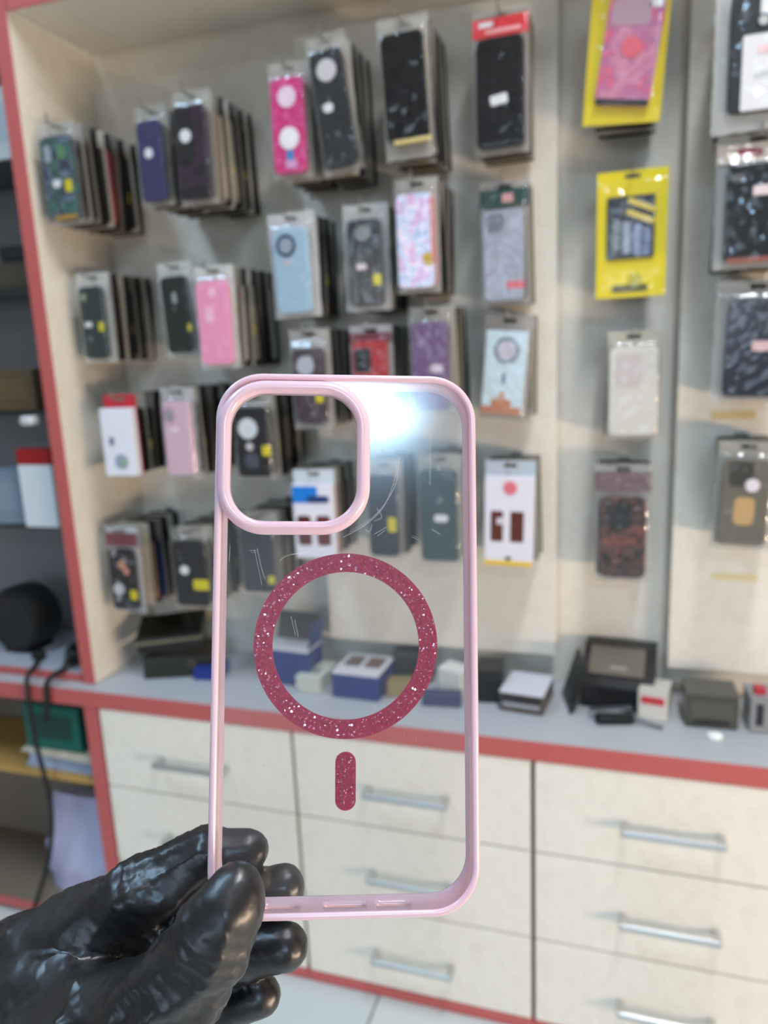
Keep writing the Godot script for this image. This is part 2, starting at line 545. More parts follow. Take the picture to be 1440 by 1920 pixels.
# ---------------------------------------------------------------- hanging pouches
func card_mesh(w: float, h: float, top: float) -> ArrayMesh:
	# a sheet whose hang hole is at the origin; it reaches up to y = top and down to top - h
	var st := SurfaceTool.new()
	st.begin(Mesh.PRIMITIVE_TRIANGLES)
	var hw := 0.012
	var hh := 0.0036
	var z := 0.0006
	var bottom := top - h
	for b in [[-w / 2, bottom, w / 2, -hh], [-w / 2, -hh, -hw, hh], [hw, -hh, w / 2, hh], [-w / 2, hh, w / 2, top]]:
		st.append_from(cbox(Vector3(b[2] - b[0], b[3] - b[1], z)), 0, Transform3D(Basis(), Vector3((b[0] + b[2]) / 2, (b[1] + b[3]) / 2, -z / 2)))
	return st.commit()

func bag_mesh(w: float, h: float, top: float, seed_: int) -> ArrayMesh:
	# the back sheet of a soft bag: crumpled, with uneven edges and a hang hole
	var n := FastNoiseLite.new()
	n.seed = seed_
	n.frequency = 24.0
	n.fractal_type = FastNoiseLite.FRACTAL_RIDGED
	n.fractal_octaves = 2
	var xs := []
	for i in 7:
		xs.append(lerpf(-w / 2, -0.012, i / 6.0))
	xs.append(0.0)
	for i in 7:
		xs.append(lerpf(0.012, w / 2, i / 6.0))
	var ys := [top, 0.0036, -0.0036]
	for i in 20:
		ys.append(lerpf(-0.0036, top - h, (i + 1) / 20.0))
	var st := begin()
	st.set_smooth_group(0)
	var g := []
	for j in ys.size():
		var row := []
		for i in xs.size():
			var x: float = xs[i]
			var y: float = ys[j]
			var z := -0.0004 - (n.get_noise_2d(x, y * 0.6) + 1.0) * 0.0009
			var ex := absf(x) / (w / 2)
			if ex > 0.9:
				x += n.get_noise_2d(x * 3.0 + 5.0, y) * 0.0022
			if j == ys.size() - 1 or j == 0:
				y += n.get_noise_2d(x, 9.0) * 0.002
			row.append(Vector3(x, y, z))
		g.append(row)
	for j in ys.size() - 1:
		for i in xs.size() - 1:
			if j == 1 and i in [6, 7]:
				continue
			quad(st, g[j][i], g[j][i + 1], g[j + 1][i + 1], g[j + 1][i])
	return done(st)

func film_mesh(w: float, top: float, bottom: float, cw: float, ct: float, cb: float, cx: float, thick: float, seed_: int) -> ArrayMesh:
	# clear film sealed to the card at its edges and stretched in creases over the case
	var n := FastNoiseLite.new()
	n.seed = seed_
	n.frequency = 48.0
	n.fractal_type = FastNoiseLite.FRACTAL_RIDGED
	n.fractal_octaves = 2
	var nx := 22
	var ny := 38
	var st := begin()
	st.set_smooth_group(0)
	var g := []
	for j in ny + 1:
		var row := []
		for i in nx + 1:
			var x := lerpf(-w / 2, w / 2, float(i) / nx)
			var y := lerpf(bottom, top, float(j) / ny)
			var dx := maxf(absf(x - cx) - cw / 2, 0.0)
			var dy := maxf(maxf(y - ct, cb - y), 0.0)
			var k := clampf(1.0 - Vector2(dx, dy).length() / 0.016, 0.0, 1.0)
			var e := minf(minf(x + w / 2, w / 2 - x), minf(y - bottom, top - y))
			var s := clampf(e / 0.004, 0.0, 1.0)
			var z := (0.0012 + k * thick + (n.get_noise_2d(x + y * 0.35, y * 0.5) + 1.0) * 0.0019) * s + 0.0004
			row.append(Vector3(x, y, z))
		g.append(row)
	for j in ny:
		for i in nx:
			quad(st, g[j][i], g[j + 1][i], g[j + 1][i + 1], g[j][i + 1])
	return done(st)

func col_of(v: Variant) -> Material:
	if v is Material:
		return v
	return mat(rgb(v[0], v[1], v[2]), v[3] if v.size() > 3 else 0.35, v[4] if v.size() > 4 else 0.0)

func shade_name(c: Array) -> String:
	var k := rgb(c[0], c[1], c[2])
	if k.v < 0.2: return "black"
	if k.s < 0.14: return "pale grey" if k.v > 0.65 else "grey"
	if k.h > 0.5 and k.h < 0.75: return "blue"
	if k.h > 0.93 or k.h < 0.04: return "reddish"
	return "tan" if k.v > 0.45 else "dark brown"

# feats: [name, shape r|c|o, x, y, w, h, colour] in shares of the case's width (x, w) and height (y, h)
func hang(s: Dictionary) -> void:
	var q: Array = s.px
	var z: float = s.z
	var a := at_z(q[0], q[1], z)
	var b := at_z(q[2], q[3], z)
	var w := b.x - a.x
	var h := a.y - b.y
	var centre := (a + b) / 2
	var roll := deg_to_rad(s.get("roll", 0.0))
	var head: float = s.get("head", 0.026)
	var margin: float = s.get("margin", 0.007)
	var t_case: float = s.get("thick", 0.009)
	var cw := w + 2 * margin
	var ctop := 0.009
	var drop := head - 0.009 + h / 2          # from the hole down to the middle of the case
	var chh: float = head + h + s.get("tail", 0.009)
	var cx := 0.0
	if s.has("card_px"):
		var cq: Array = s.card_px
		var ca := at_z(cq[0], cq[1], z)
		var cb := at_z(cq[2], cq[3], z)
		cw = cb.x - ca.x
		chh = ca.y - cb.y
		var hole := Vector3((ca.x + cb.x) / 2, ca.y - ctop, z)
		drop = hole.y - centre.y
		cx = centre.x - hole.x
		centre = hole + Vector3(0, -drop, 0)
	var hookp := centre + Vector3(-sin(roll) * drop, cos(roll) * drop, 0)
	hookp.z = z
	var t := thing("phone_case_pouch" if not s.has("called") else s.called, s.label, s.get("cat", "phone case"), hookp)
	var turn := rng.randf_range(-0.055, 0.055)
	t.rotation = Vector3(0, turn, roll)
	var soft: bool = s.get("film", true) and not s.has("card_px")
	part("back_sheet" if soft else "backing_card", bag_mesh(cw, chh, ctop, int(q[0])) if soft else card_mesh(cw, chh, ctop), (bag_tint(s.card) if soft else col_of(s.card)) if s.has("card") else bag_mat(), t)
	var case := part("case", prism(rrect(w, h, s.get("radius", 0.010)), 0.0004, t_case, 0.0016), col_of(s.col), t, Vector3(cx, -drop, 0), Vector3(0, 0, deg_to_rad(s.get("tilt", 0.0))))
	for f in s.get("feats", []):
		var pw: float = f[4] * w
		var ph: float = f[5] * h if f[1] == "r" else pw
		var mesh: ArrayMesh
		if f[1] == "r":
			mesh = prism(rrect(pw, ph, minf(pw, ph) * (f[7] if f.size() > 7 else 0.2), 3), 0.0, 0.0007, 0.0001)
		elif f[1] == "c":
			mesh = prism(circle(pw / 2, 22), 0.0, 0.0012, 0.0003)
		else:
			mesh = ring_mesh(pw / 2, pw / 2 * 0.74, 0.0, 0.0012, 28)
		part(f[0], mesh, col_of(f[6]), case, Vector3(f[2] * w, f[3] * h, t_case + 0.0001 + (f[8] if f.size() > 8 else 0.0)), Vector3(0, 0, deg_to_rad(f[9]) if f.size() > 9 else 0.0))
	if s.has("header"):
		var hd := part("header_card", cbox(Vector3(cw * 0.98, head * 0.62, 0.0008)), col_of(s.header), t, Vector3(0, -head * 0.31 - 0.0042, 0.0006))
		for f in s.get("header_print", []):
			part("print_line", cbox(Vector3(cw * f[2], head * f[3], 0.0003)), col_of(f[4]), hd, Vector3(cw * f[0], head * f[1], 0.0007))
	if s.get("film", true):
		part("film", film_mesh(cw - 0.001, -0.0042, ctop - chh + 0.0005, w, -drop + h / 2, -drop - h / 2, cx, t_case, int(q[0] * 7 + q[1])), film_mat(s.get("haze", 0.05), 0.10), t)
	# hook
	var zb: float = s.back
	var hk := thing("wire_hook", "thin steel wire hook carrying the " + s.short, "hook", Vector3(hookp.x, hookp.y + 0.00185, zb))
	var len := z - zb + 0.02
	part("rod", tube(curve([Vector3(0, 0, 0.0022), Vector3(0, 0, len * 0.5), Vector3(0, 0, len - 0.003), Vector3(0, 0.005, len + 0.003), Vector3(0, 0.016, len + 0.005)], 4), 0.0016, 8), mat(rgb(150, 148, 142), 0.3, 0.9), hk)
	part("wall_plate", prism(rrect(0.022, 0.03, 0.004, 3), 0.0002, 0.0022, 0.0004), mat(rgb(160, 158, 150), 0.35, 0.8), hk, Vector3(0, -0.004, 0))
	# the pouches packed behind on the same hook
	var n: int = s.get("n", 0)
	if n == 0:
		return
	var cols: Array = s.get("stack", [[16, 16, 17], [24, 22, 22], [120, 110, 98], [18, 20, 22]])
	var pitch := (z - zb - 0.004) / (n + 1.0)
	var th := minf(pitch * 0.82, 0.0125)
	var proto: Node3D
	var smesh := prism(rrect(w * 0.96, h * 0.97, 0.009, 3), 0.0004, th, 0.0012)
	var cmesh := card_mesh(minf(cw, w + 0.008), chh * 0.98, ctop)
	for i in n:
		var m: Node3D
		if i == 0:
			proto = thing("phone_case_pouch", "", "phone case", Vector3.ZERO, "pouches behind the " + s.short)
			part("backing_card", cmesh, mat(rgb(150, 144, 132), 0.35), proto)
			part("case", smesh, col_of(cols[0]), proto, Vector3(0, -(head - 0.009 + h / 2), 0))
			m = proto
		else:
			m = proto.duplicate()
			m.name = numbered("phone_case_pouch")
			add_child(m, true)
			(m.get_child(1) as MeshInstance3D).material_override = col_of(cols[i % cols.size()])
			(m.get_child(0) as MeshInstance3D).material_override = [mat(rgb(120, 112, 100), 0.35), mat(rgb(40, 38, 36), 0.4), mat(rgb(176, 168, 152), 0.35), mat(rgb(30, 28, 27), 0.4)][(i * 3 + n) % 4]
		m.set_meta("label", "%s pouch hanging %s behind the %s" % [shade_name(cols[i % cols.size()]), ["first", "second", "third", "fourth", "fifth", "sixth", "seventh", "eighth", "ninth"][i], s.short])
		m.position = hookp - Vector3(0, 0, pitch * (i + 1))
		m.rotation.y = turn
		m.rotation.z = roll * 0.4 + rng.randf_range(-0.035, 0.035)
		if n >= 3 and i % 3 == 1:
			var st := part("price_sticker", cbox(Vector3(0.014, 0.02, 0.0004)), mat(rgb(206, 184, 14), 0.5), m.get_child(1), Vector3(w * 0.36, -h * 0.08, th + 0.0003))

func build_display() -> void:
	var yel := [206, 190, 12, 0.5]
	var wht := [222, 220, 220, 0.5]
	var blk := [15, 15, 17, 0.28]
	var marble := pattern("marble", [rgb(20, 24, 30), rgb(70, 58, 96), rgb(34, 44, 58), rgb(120, 140, 160), rgb(30, 36, 40), rgb(70, 120, 90), rgb(26, 28, 40), rgb(60, 150, 130), rgb(30, 26, 46)], 11, 0.022, 0.3, 0.1)
	var plum := pattern("plum", [rgb(26, 20, 24), rgb(58, 32, 56), rgb(40, 26, 38), rgb(70, 36, 62)], 5, 0.012, 0.28, 0.12)
	var hot := pattern("hot pink glitter", [rgb(176, 28, 96), rgb(206, 52, 124), rgb(196, 40, 110), rgb(232, 130, 178)], 8, 0.06, 0.3, 0.05)
	var irid := pattern("iridescent", [rgb(236, 222, 240), rgb(206, 160, 206), rgb(228, 236, 246), rgb(170, 186, 220), rgb(246, 236, 244), rgb(222, 176, 208)], 21, 0.02, 0.12, 0.09)
	var rose := pattern("rose", [rgb(190, 120, 150), rgb(206, 140, 160), rgb(176, 112, 150), rgb(222, 96, 120), rgb(196, 138, 172)], 31, 0.018, 0.25, 0.1)
	var camo := pattern("camo", [rgb(40, 34, 30), rgb(90, 62, 52), rgb(54, 48, 42), rgb(120, 72, 60), rgb(30, 28, 26)], 41, 0.02, 0.35, 0.1, 0.2)
	var flower := pattern("flower", [rgb(12, 12, 13), rgb(14, 14, 15), rgb(16, 16, 17), rgb(30, 34, 40), rgb(150, 150, 154)], 51, 0.03, 0.28, 0.1)
	var brown := pattern("brown stripes", [rgb(40, 30, 36), rgb(84, 66, 70), rgb(52, 40, 46), rgb(120, 108, 112)], 61, 0.025, 0.3, 0.1)
	var specs := [
		# ---- back wall beside the post
		{px = [78, 262, 156, 410], z = -1.252, margin = 0.004, back = BACK, col = marble, n = 9, short = "marbled case", label = "black case with purple green marbled print and a yellow sticker, hanging beside the post", kind = "dark or red", stack = [[16, 16, 18], [18, 20, 24], [14, 14, 15], [20, 24, 26], [150, 74, 70], [120, 52, 52], [22, 20, 20]],
			feats = [["camera_window", "r", -0.27, 0.30, 0.2, 0.2, [150, 156, 160]], ["camera_window", "r", 0.16, 0.30, 0.22, 0.16, [86, 130, 84]], ["price_sticker", "r", -0.08, -0.06, 0.24, 0.09, wht], ["price_sticker", "r", 0.28, -0.1, 0.22, 0.15, yel], ["bottom_edge", "r", 0.08, -0.47, 0.7, 0.05, [170, 128, 20]]]},
		{px = [258, 232, 319, 376], z = -1.29, back = BACK, col = [44, 38, 84, 0.4], n = 8, short = "violet case", label = "dark violet case with one round white sticker beside the plum case", kind = "dark", feats = [["price_sticker", "c", -0.05, 0.1, 0.34, 0, wht], ["logo", "c", 0.02, 0.29, 0.2, 0, [60, 54, 100]]]},
		{px = [328, 204, 401, 372], z = -1.275, back = BACK, col = plum, n = 9, short = "plum case", label = "dark plum and black case with an oval white sticker beside the violet case", kind = "beige or dark", stack = [[30, 26, 26], [150, 128, 108], [186, 176, 156], [170, 160, 142], [150, 142, 126], [16, 16, 15], [14, 14, 14], [14, 14, 14], [16, 15, 14]],
			feats = [["camera_island", "r", -0.2, 0.16, 0.52, 0.6, [22, 20, 20, 0.3]], ["price_sticker", "c", -0.15, 0.18, 0.36, 0, wht, 0.2, 0.0008], ["lower_band", "r", 0.0, -0.42, 0.9, 0.12, [12, 12, 13]]]},
		{px = [150, 540, 211, 671], z = -1.29, back = BACK, col = [16, 46, 44, 0.3], n = 8, short = "teal green case", label = "dark teal green case in a white bag with a yellow and a white sticker", card = [206, 206, 198, 0.35], margin = 0.011, feats = [["camera_lens", "c", -0.28, 0.36, 0.26, 0, [126, 140, 112]], ["price_sticker", "r", -0.2, -0.02, 0.3, 0.07, wht], ["price_sticker", "r", 0.34, -0.06, 0.22, 0.13, yel], ["camera_lens", "c", -0.18, -0.22, 0.2, 0, [90, 104, 106]]]},
		{px = [305, 521, 367, 660], z = -1.285, roll = 2.0, back = BACK, col = [10, 26, 22, 0.22], n = 7, short = "bottle green case", label = "almost black bottle green case in a white bag beside the plain pink case", card = [210, 210, 204, 0.35], margin = 0.010, feats = [["logo", "r", 0.0, 0.22, 0.16, 0.14, [150, 158, 156]], ["logo", "c", -0.04, 0.08, 0.14, 0, [70, 84, 80]], ["price_sticker", "r", 0.46, -0.18, 0.14, 0.1, yel]]},
		{px = [370, 529, 442, 682], z = -1.265, back = BACK, col = [232, 146, 178, 0.4], n = 9, short = "plain pink case", label = "plain bubblegum pink case hanging beside the bottle green case", kind = "white edged dark", card = [214, 214, 210, 0.35], stack = [[206, 204, 198], [26, 24, 24], [196, 190, 178], [20, 20, 20], [150, 140, 126], [16, 16, 16], [18, 18, 18], [14, 14, 14]], feats = [["logo", "r", 0.0, 0.36, 0.2, 0.1, [240, 190, 208]], ["logo", "r", -0.12, 0.1, 0.28, 0.2, [238, 178, 200]]]},
		{px = [197, 765, 268, 890], z = -1.28, back = BACK, col = [222, 222, 228, 0.4], radius = 0.002, thick = 0.02, n = 5, short = "white carton", called = "case_carton", cat = "box", label = "white retail carton with a red top flap hanging above the floral case", film = false, header = [190, 36, 50, 0.5], card = [176, 40, 52, 0.5], margin = 0.001, tail = 0.0, stack = [[20, 20, 20], [24, 22, 20]], feats = [["print", "r", -0.2, 0.02, 0.16, 0.12, [120, 118, 140]], ["print", "c", 0.05, -0.28, 0.42, 0, [150, 156, 176]], ["print", "c", 0.12, -0.3, 0.22, 0, [140, 170, 140], 0.2, 0.0013]]},
		{px = [306, 753, 372, 889], z = -1.285, back = BACK, col = [214, 178, 190, 0.4], n = 6, short = "pale rose case", label = "pale dusty rose case with a grey camera lens ring", card = [206, 204, 204, 0.35], kind = "black", feats = [["camera_island", "r", -0.24, 0.32, 0.42, 0.22, [196, 156, 174]], ["camera_lens", "c", -0.24, 0.32, 0.34, 0, [150, 146, 156], 0.2, 0.0008], ["price_sticker", "r", -0.1, 0.12, 0.26, 0.06, [230, 214, 222]]]},
		{px = [441, 764, 512, 893], z = -1.285, back = BACK, col = blk, n = 6, short = "black ringed case", label = "black case with a big white disc and a yellow sticker above the white cards", kind = "black", stack = [[14, 14, 15], [16, 16, 17], [18, 17, 16]], feats = [["camera_disc", "c", -0.1, 0.2, 0.58, 0, [206, 210, 212]], ["price_sticker", "c", -0.08, -0.06, 0.22, 0, [206, 196, 204]], ["picture", "c", -0.05, -0.26, 0.42, 0, [70, 72, 86]], ["price_sticker", "r", 0.42, -0.12, 0.26, 0.15, yel]]},
		{px = [204, 1026, 269, 1143], z = -1.28, back = BACK, col = flower, n = 7, short = "floral case", label = "black case with a pale flower print and yellow sticker, lowest beside the post", header = [110, 44, 58, 0.5], head = 0.045, kind = "tan or blue", card = [196, 204, 212, 0.35], stack = [[170, 150, 134], [184, 168, 150], [150, 116, 96], [20, 40, 84], [16, 22, 44], [18, 20, 30]], feats = [["print_flower", "c", 0.02, 0.24, 0.3, 0, [190, 140, 110]], ["print_flower", "c", 0.16, 0.14, 0.24, 0, [196, 130, 120]], ["print_flower", "r", -0.2, -0.16, 0.4, 0.18, [190, 192, 198], 0.4, 0.0, 30], ["price_sticker", "r", 0.34, -0.24, 0.26, 0.16, yel], ["print_flower", "c", 0.08, -0.38, 0.26, 0, [60, 66, 76]]]},
		{px = [325, 1012, 397, 1136], z = -1.275, back = BACK, col = [20, 18, 18, 0.4], n = 6, short = "matt black case", label = "matt black case with a small white dot and a wide yellow sticker", kind = "black", feats = [["camera_lens", "c", -0.28, 0.34, 0.12, 0, [60, 62, 66]], ["camera_lens", "c", -0.26, 0.24, 0.12, 0, [60, 62, 66]], ["price_sticker", "c", -0.16, 0.06, 0.26, 0, wht], ["price_sticker", "r", 0.3, -0.16, 0.46, 0.16, yel]]},
		{px = [452, 985, 520, 1110], z = -1.30, back = BACK, col = [24, 28, 36, 0.35], n = 5, short = "slate case", label = "dark slate case with a small yellow sticker beside the matt black case", feats = [["price_sticker", "r", 0.4, -0.3, 0.2, 0.12, yel]]},
		# ---- first hook board
		{px = [508, 154, 580, 323], z = -1.275, back = BACK, roll = -1.0, col = hot, n = 7, short = "hot pink case", label = "hot pink glitter case with white round shapes in the top row", kind = "black or grey", card = [176, 168, 160, 0.35], stack = [[150, 140, 132], [16, 16, 15], [14, 14, 14], [15, 15, 14]], feats = [["camera_disc", "c", 0.0, 0.3, 0.56, 0, [226, 200, 214]], ["print_patch", "c", 0.02, -0.13, 0.6, 0, [232, 226, 228]], ["print_patch", "r", 0.02, -0.31, 0.22, 0.1, [60, 130, 190]], ["print_patch", "r", 0.05, -0.4, 0.34, 0.1, [206, 150, 190]]]},
		{px = [592, 100, 664, 312], z = -1.262, roll = 7.0, back = PANEL, col = [20, 18, 17, 0.4], n = 7, short = "black disc case", label = "tilted black case with a large white camera disc in the top row", kind = "black or orange edged", stack = [[16, 15, 15], [18, 17, 16], [14, 14, 14], [22, 20, 18], [176, 84, 60]], feats = [["camera_disc", "c", -0.02, 0.33, 0.6, 0, [196, 190, 192]], ["price_sticker", "r", -0.14, 0.02, 0.3, 0.08, wht, 0.4], ["lower_band", "r", 0.06, -0.36, 0.8, 0.2, [30, 32, 36]]]},
		{px = [718, 70, 804, 264], z = -1.262, roll = 2.5, back = PANEL, col = [12, 13, 18, 0.16], n = 8, short = "glossy black case", label = "glossy black case with a cream gold lower edge in the top row", kind = "dark", stack = [[196, 178, 110], [20, 18, 17], [150, 140, 120], [18, 18, 18], [90, 80, 66], [16, 16, 16]], feats = [["bottom_edge", "r", 0.1, -0.49, 0.9, 0.04, [206, 186, 112]]], tail = 0.024, haze = 0.03},
		{px = [893, 80, 985, 273], z = -1.31, back = PANEL, col = [15, 15, 19, 0.22], n = 5, short = "red header case", label = "black case under a bright red header card with white print", header = [214, 34, 44, 0.5], head = 0.044, haze = 0.03, header_print = [[-0.25, 0.12, 0.26, 0.16, wht], [0.05, -0.12, 0.62, 0.13, [240, 170, 170]]], kind = "dark", feats = [["price_sticker", "r", -0.02, -0.06, 0.36, 0.09, wht, 0.2, 0.0, 8]]},
		{px = [514, 432, 590, 585], z = -1.275, back = PANEL, col = [160, 186, 202, 0.3], roll = 1.0, n = 7, short = "ice blue case", label = "ice blue case with a dark camera ring in a white bag", kind = "white edged", card = [216, 212, 212, 0.35], margin = 0.012, stack = [[26, 24, 24], [196, 186, 184], [18, 17, 17], [20, 20, 20], [16, 16, 16]], feats = [["camera_ring", "o", -0.12, 0.3, 0.56, 0, [36, 50, 76]], ["camera_disc", "c", -0.12, 0.3, 0.34, 0, [150, 160, 172]], ["logo", "r", -0.1, 0.1, 0.22, 0.06, [196, 190, 190]]]},
		{px = [652, 416, 722, 572], z = -1.28, back = PANEL, col = [62, 58, 54, 0.4], n = 7, short = "charcoal case", label = "charcoal brown case with a black camera half and a yellow sticker", card = [196, 196, 196, 0.3], margin = 0.010, kind = "black", feats = [["camera_half", "r", 0.0, 0.3, 0.94, 0.38, [16, 18, 16, 0.2]], ["camera_lens", "c", -0.02, 0.34, 0.44, 0, [120, 126, 124], 0.2, 0.0008], ["price_sticker", "r", -0.1, -0.04, 0.3, 0.07, [214, 196, 196]], ["price_sticker", "r", 0.34, -0.2, 0.24, 0.13, yel]]},
		{px = [744, 368, 818, 538], z = -1.265, back = PANEL, col = irid, n = 8, short = "pearly case", label = "shiny pearly white and pink case with orange sides", kind = "dark brown", haze = 0.02, stack = [[196, 84, 60], [24, 20, 18], [18, 17, 16], [56, 46, 40], [18, 18, 18]], feats = [["print_patch", "r", 0.34, -0.2, 0.24, 0.14, [196, 164, 50], 0.2, 0.0, 25], ["side_strip", "r", 0.47, 0.1, 0.06, 0.7, [222, 116, 92]]]},
		{px = [906, 398, 985, 562], z = -1.325, back = PANEL, col = [150, 154, 166, 0.3], n = 4, short = "grey clear case", label = "grey translucent case under a dark green header with a pink badge", header = [20, 60, 54, 0.5], head = 0.046, haze = 0.06, header_print = [[0.08, 0.0, 0.22, 0.3, [206, 150, 146]]], kind = "dark", feats = [["camera_island", "r", -0.18, 0.36, 0.42, 0.2, [108, 112, 120]], ["print_line", "r", 0.3, -0.33, 0.44, 0.08, [214, 96, 104]]]},
		{px = [549, 655, 618, 795], z = -1.285, back = PANEL, col = brown, n = 6, short = "brown striped case", label = "brown striped case with a white disc and yellow sticker beside the red case", head = 0.034, card = [190, 186, 182, 0.3], kind = "dark or rose", stack = [[120, 84, 80], [20, 18, 18], [16, 16, 16], [90, 70, 66]], feats = [["camera_disc", "c", -0.08, 0.28, 0.54, 0, [176, 180, 188]], ["price_sticker", "r", 0.3, -0.14, 0.24, 0.14, yel]]},
		{px = [662, 640, 733, 790], z = -1.285, back = PANEL, col = [166, 36, 38, 0.4], n = 6, short = "red case", label = "red case with a black camera block under a maroon header", header = [110, 40, 52, 0.5], card = [188, 184, 188, 0.3], kind = "black", feats = [["camera_island", "r", -0.2, 0.26, 0.48, 0.3, [18, 16, 18, 0.2]], ["side_strip", "r", -0.42, -0.2, 0.14, 0.5, [50, 20, 24]]]},
		{px = [772, 606, 846, 765], z = -1.275, back = PANEL, col = [110, 78, 116, 0.3], n = 7, short = "mauve case", label = "mauve purple case with a pink sticker beside the white magnet ring case", kind = "black", stack = [[18, 18, 18], [22, 21, 20], [16, 16, 16]], feats = [["price_sticker", "r", 0.18, -0.03, 0.36, 0.1, [206, 186, 196], 0.45], ["logo", "c", -0.2, 0.28, 0.22, 0, [150, 126, 156]]]},
		{px = [907, 622, 987, 776], z = -1.335, back = PANEL, roll = -5.5, col = [196, 214, 220, 0.3], radius = 0.004, n = 4, short = "white magnet ring carton", label = "white carton with a grey magnet ring and an orange lower point", kind = "tan edged dark", card = [176, 168, 160, 0.35], stack = [[60, 48, 40], [190, 150, 84], [30, 26, 24]], feats = [["print_ring", "o", 0.02, 0.27, 0.62, 0, [128, 142, 150]], ["print_disc", "c", 0.02, 0.27, 0.44, 0, [190, 184, 194]], ["print_mark", "r", 0.0, -0.06, 0.09, 0.12, [90, 104, 116]], ["print_point", "r", -0.02, -0.45, 0.96, 0.09, [186, 120, 84], 0.1], ["print_point", "r", -0.02, -0.36, 0.5, 0.1, [186, 124, 88], 0.4], ["print_point", "r", -0.02, -0.27, 0.16, 0.1, [190, 140, 110], 0.4]]},
		{px = [552, 905, 634, 1045], z = -1.30, back = PANEL, col = [222, 218, 226, 0.4], radius = 0.002, thick = 0.014, n = 5, short = "blue topped carton", called = "case_carton", cat = "box", film = false, label = "white retail carton with a blue top corner and two brown windows", card = [198, 206, 212, 0.35], margin = 0.001, tail = 0.0, kind = "rose or black", stack = [[150, 110, 100], [26, 24, 24]], feats = [["print_patch", "r", -0.18, 0.36, 0.62, 0.22, [22, 120, 206], 0.05], ["print_oval", "r", 0.14, 0.3, 0.56, 0.09, [36, 56, 110], 0.48, 0.0008], ["window", "r", -0.24, -0.12, 0.34, 0.4, [84, 32, 26]], ["window", "r", 0.24, -0.12, 0.34, 0.4, [96, 36, 28]]]},
		{px = [690, 890, 752, 1042], z = -1.30, back = PANEL, col = [34, 40, 50, 0.35], n = 5, short = "navy grey case", label = "navy grey case with a yellow sticker beside the smoky teal case", kind = "dark", feats = [["price_sticker", "r", 0.3, -0.1, 0.28, 0.18, yel]]},
		{px = [788, 880, 862, 1052], z = -1.30, back = PANEL, col = [40, 62, 66, 0.3], n = 5, short = "smoky teal case", label = "smoky teal case with an oval white sticker beside the navy grey case", kind = "dark", feats = [["price_sticker", "r", 0.06, -0.02, 0.38, 0.08, wht, 0.45], ["logo", "c", 0.04, 0.18, 0.16, 0, [110, 120, 124]]]},
		{px = [909, 890, 1002, 1058], z = -1.335, back = PANEL, roll = -1.5, col = [220, 216, 224, 0.4], radius = 0.0015, thick = 0.014, n = 4, short = "brown windowed carton", called = "case_carton", cat = "box", film = false, label = "white retail carton with two brown windows and a yellow lower edge", card = [176, 186, 194, 0.35], margin = 0.001, tail = 0.0, kind = "green grey", stack = [[120, 122, 108], [52, 58, 44], [90, 92, 84]], feats = [["print_logo", "c", 0.02, 0.37, 0.28, 0, [216, 110, 120]], ["window", "r", -0.24, -0.06, 0.25, 0.34, [92, 40, 26], 0.06], ["window", "r", 0.17, -0.06, 0.27, 0.34, [88, 38, 24], 0.06], ["window_tab", "r", -0.16, 0.0, 0.16, 0.07, [214, 206, 212], 0.1, 0.0008], ["print_mark", "r", 0.0, -0.42, 0.12, 0.04, [60, 70, 62]], ["bottom_edge", "r", 0.0, -0.475, 0.99, 0.05, [226, 184, 16], 0.05]]},
		# ---- recess between the boards
		{px = [1130, 8, 1232, 192], card_px = [1103, -34, 1246, 222], z = -1.335, back = BACK, roll = -4.0, tilt = -5.0, col = rose, n = 4, short = "rose print case", label = "rose pink printed case on a large yellow card, topmost of the two yellow cards", card = [218, 196, 14, 0.5], kind = "white boxed", stack = [[214, 212, 206], [204, 200, 190], [190, 178, 160]], haze = 0.03, feats = [["camera_island", "r", -0.08, 0.36, 0.7, 0.24, [176, 146, 160]], ["print_patch", "c", 0.02, 0.04, 0.36, 0, [214, 100, 116]], ["price_sticker", "r", 0.32, 0.44, 0.26, 0.08, wht], ["bottom_edge", "r", 0.0, -0.47, 0.96, 0.06, [34, 30, 36]]]},
		{px = [1139, 372, 1226, 482], card_px = [1120, 326, 1247, 553], z = -1.37, back = BACK, col = [22, 22, 24, 0.2], radius = 0.003, thick = 0.005, n = 3, short = "striped picture card", label = "yellow carded pack with a black picture of stripes, below the rose print case", card = [226, 204, 10, 0.5], kind = "pale", stack = [[210, 204, 180], [200, 196, 180]], haze = 0.03, feats = [["print_stripe", "r", 0.22, 0.34, 0.62, 0.09, [214, 188, 90], 0.1, 0.0, -24], ["print_stripe", "r", 0.2, 0.16, 0.62, 0.09, [214, 188, 90], 0.1, 0.0, -24], ["print_bar", "r", -0.3, -0.12, 0.16, 0.5, [120, 128, 134]], ["print_bar", "r", -0.08, -0.16, 0.16, 0.5, [150, 160, 176]], ["print_bar", "r", 0.14, -0.2, 0.16, 0.5, [130, 144, 176]], ["print_bar", "r", 0.34, -0.24, 0.14, 0.44, [110, 120, 150]], ["print_bar", "r", 0.0, -0.98, 0.76, 0.12, [90, 84, 20], 0.3, -0.0048], ["print_bar", "r", 0.12, -0.86, 0.3, 0.24, [186, 176, 60], 0.4, -0.0048]]},
		{px = [1143, 652, 1230, 815], z = -1.375, back = BACK, col = [206, 202, 192, 0.3], n = 4, short = "milky clear case", label = "milky clear cream case in a yellowed bag between the hook boards", card = [196, 192, 172, 0.35], haze = 0.12, margin = 0.004, kind = "dark", stack = [[34, 32, 30], [44, 42, 40], [30, 30, 28]], feats = [["camera_island", "r", -0.1, 0.24, 0.56, 0.36, [196, 184, 182]]]},
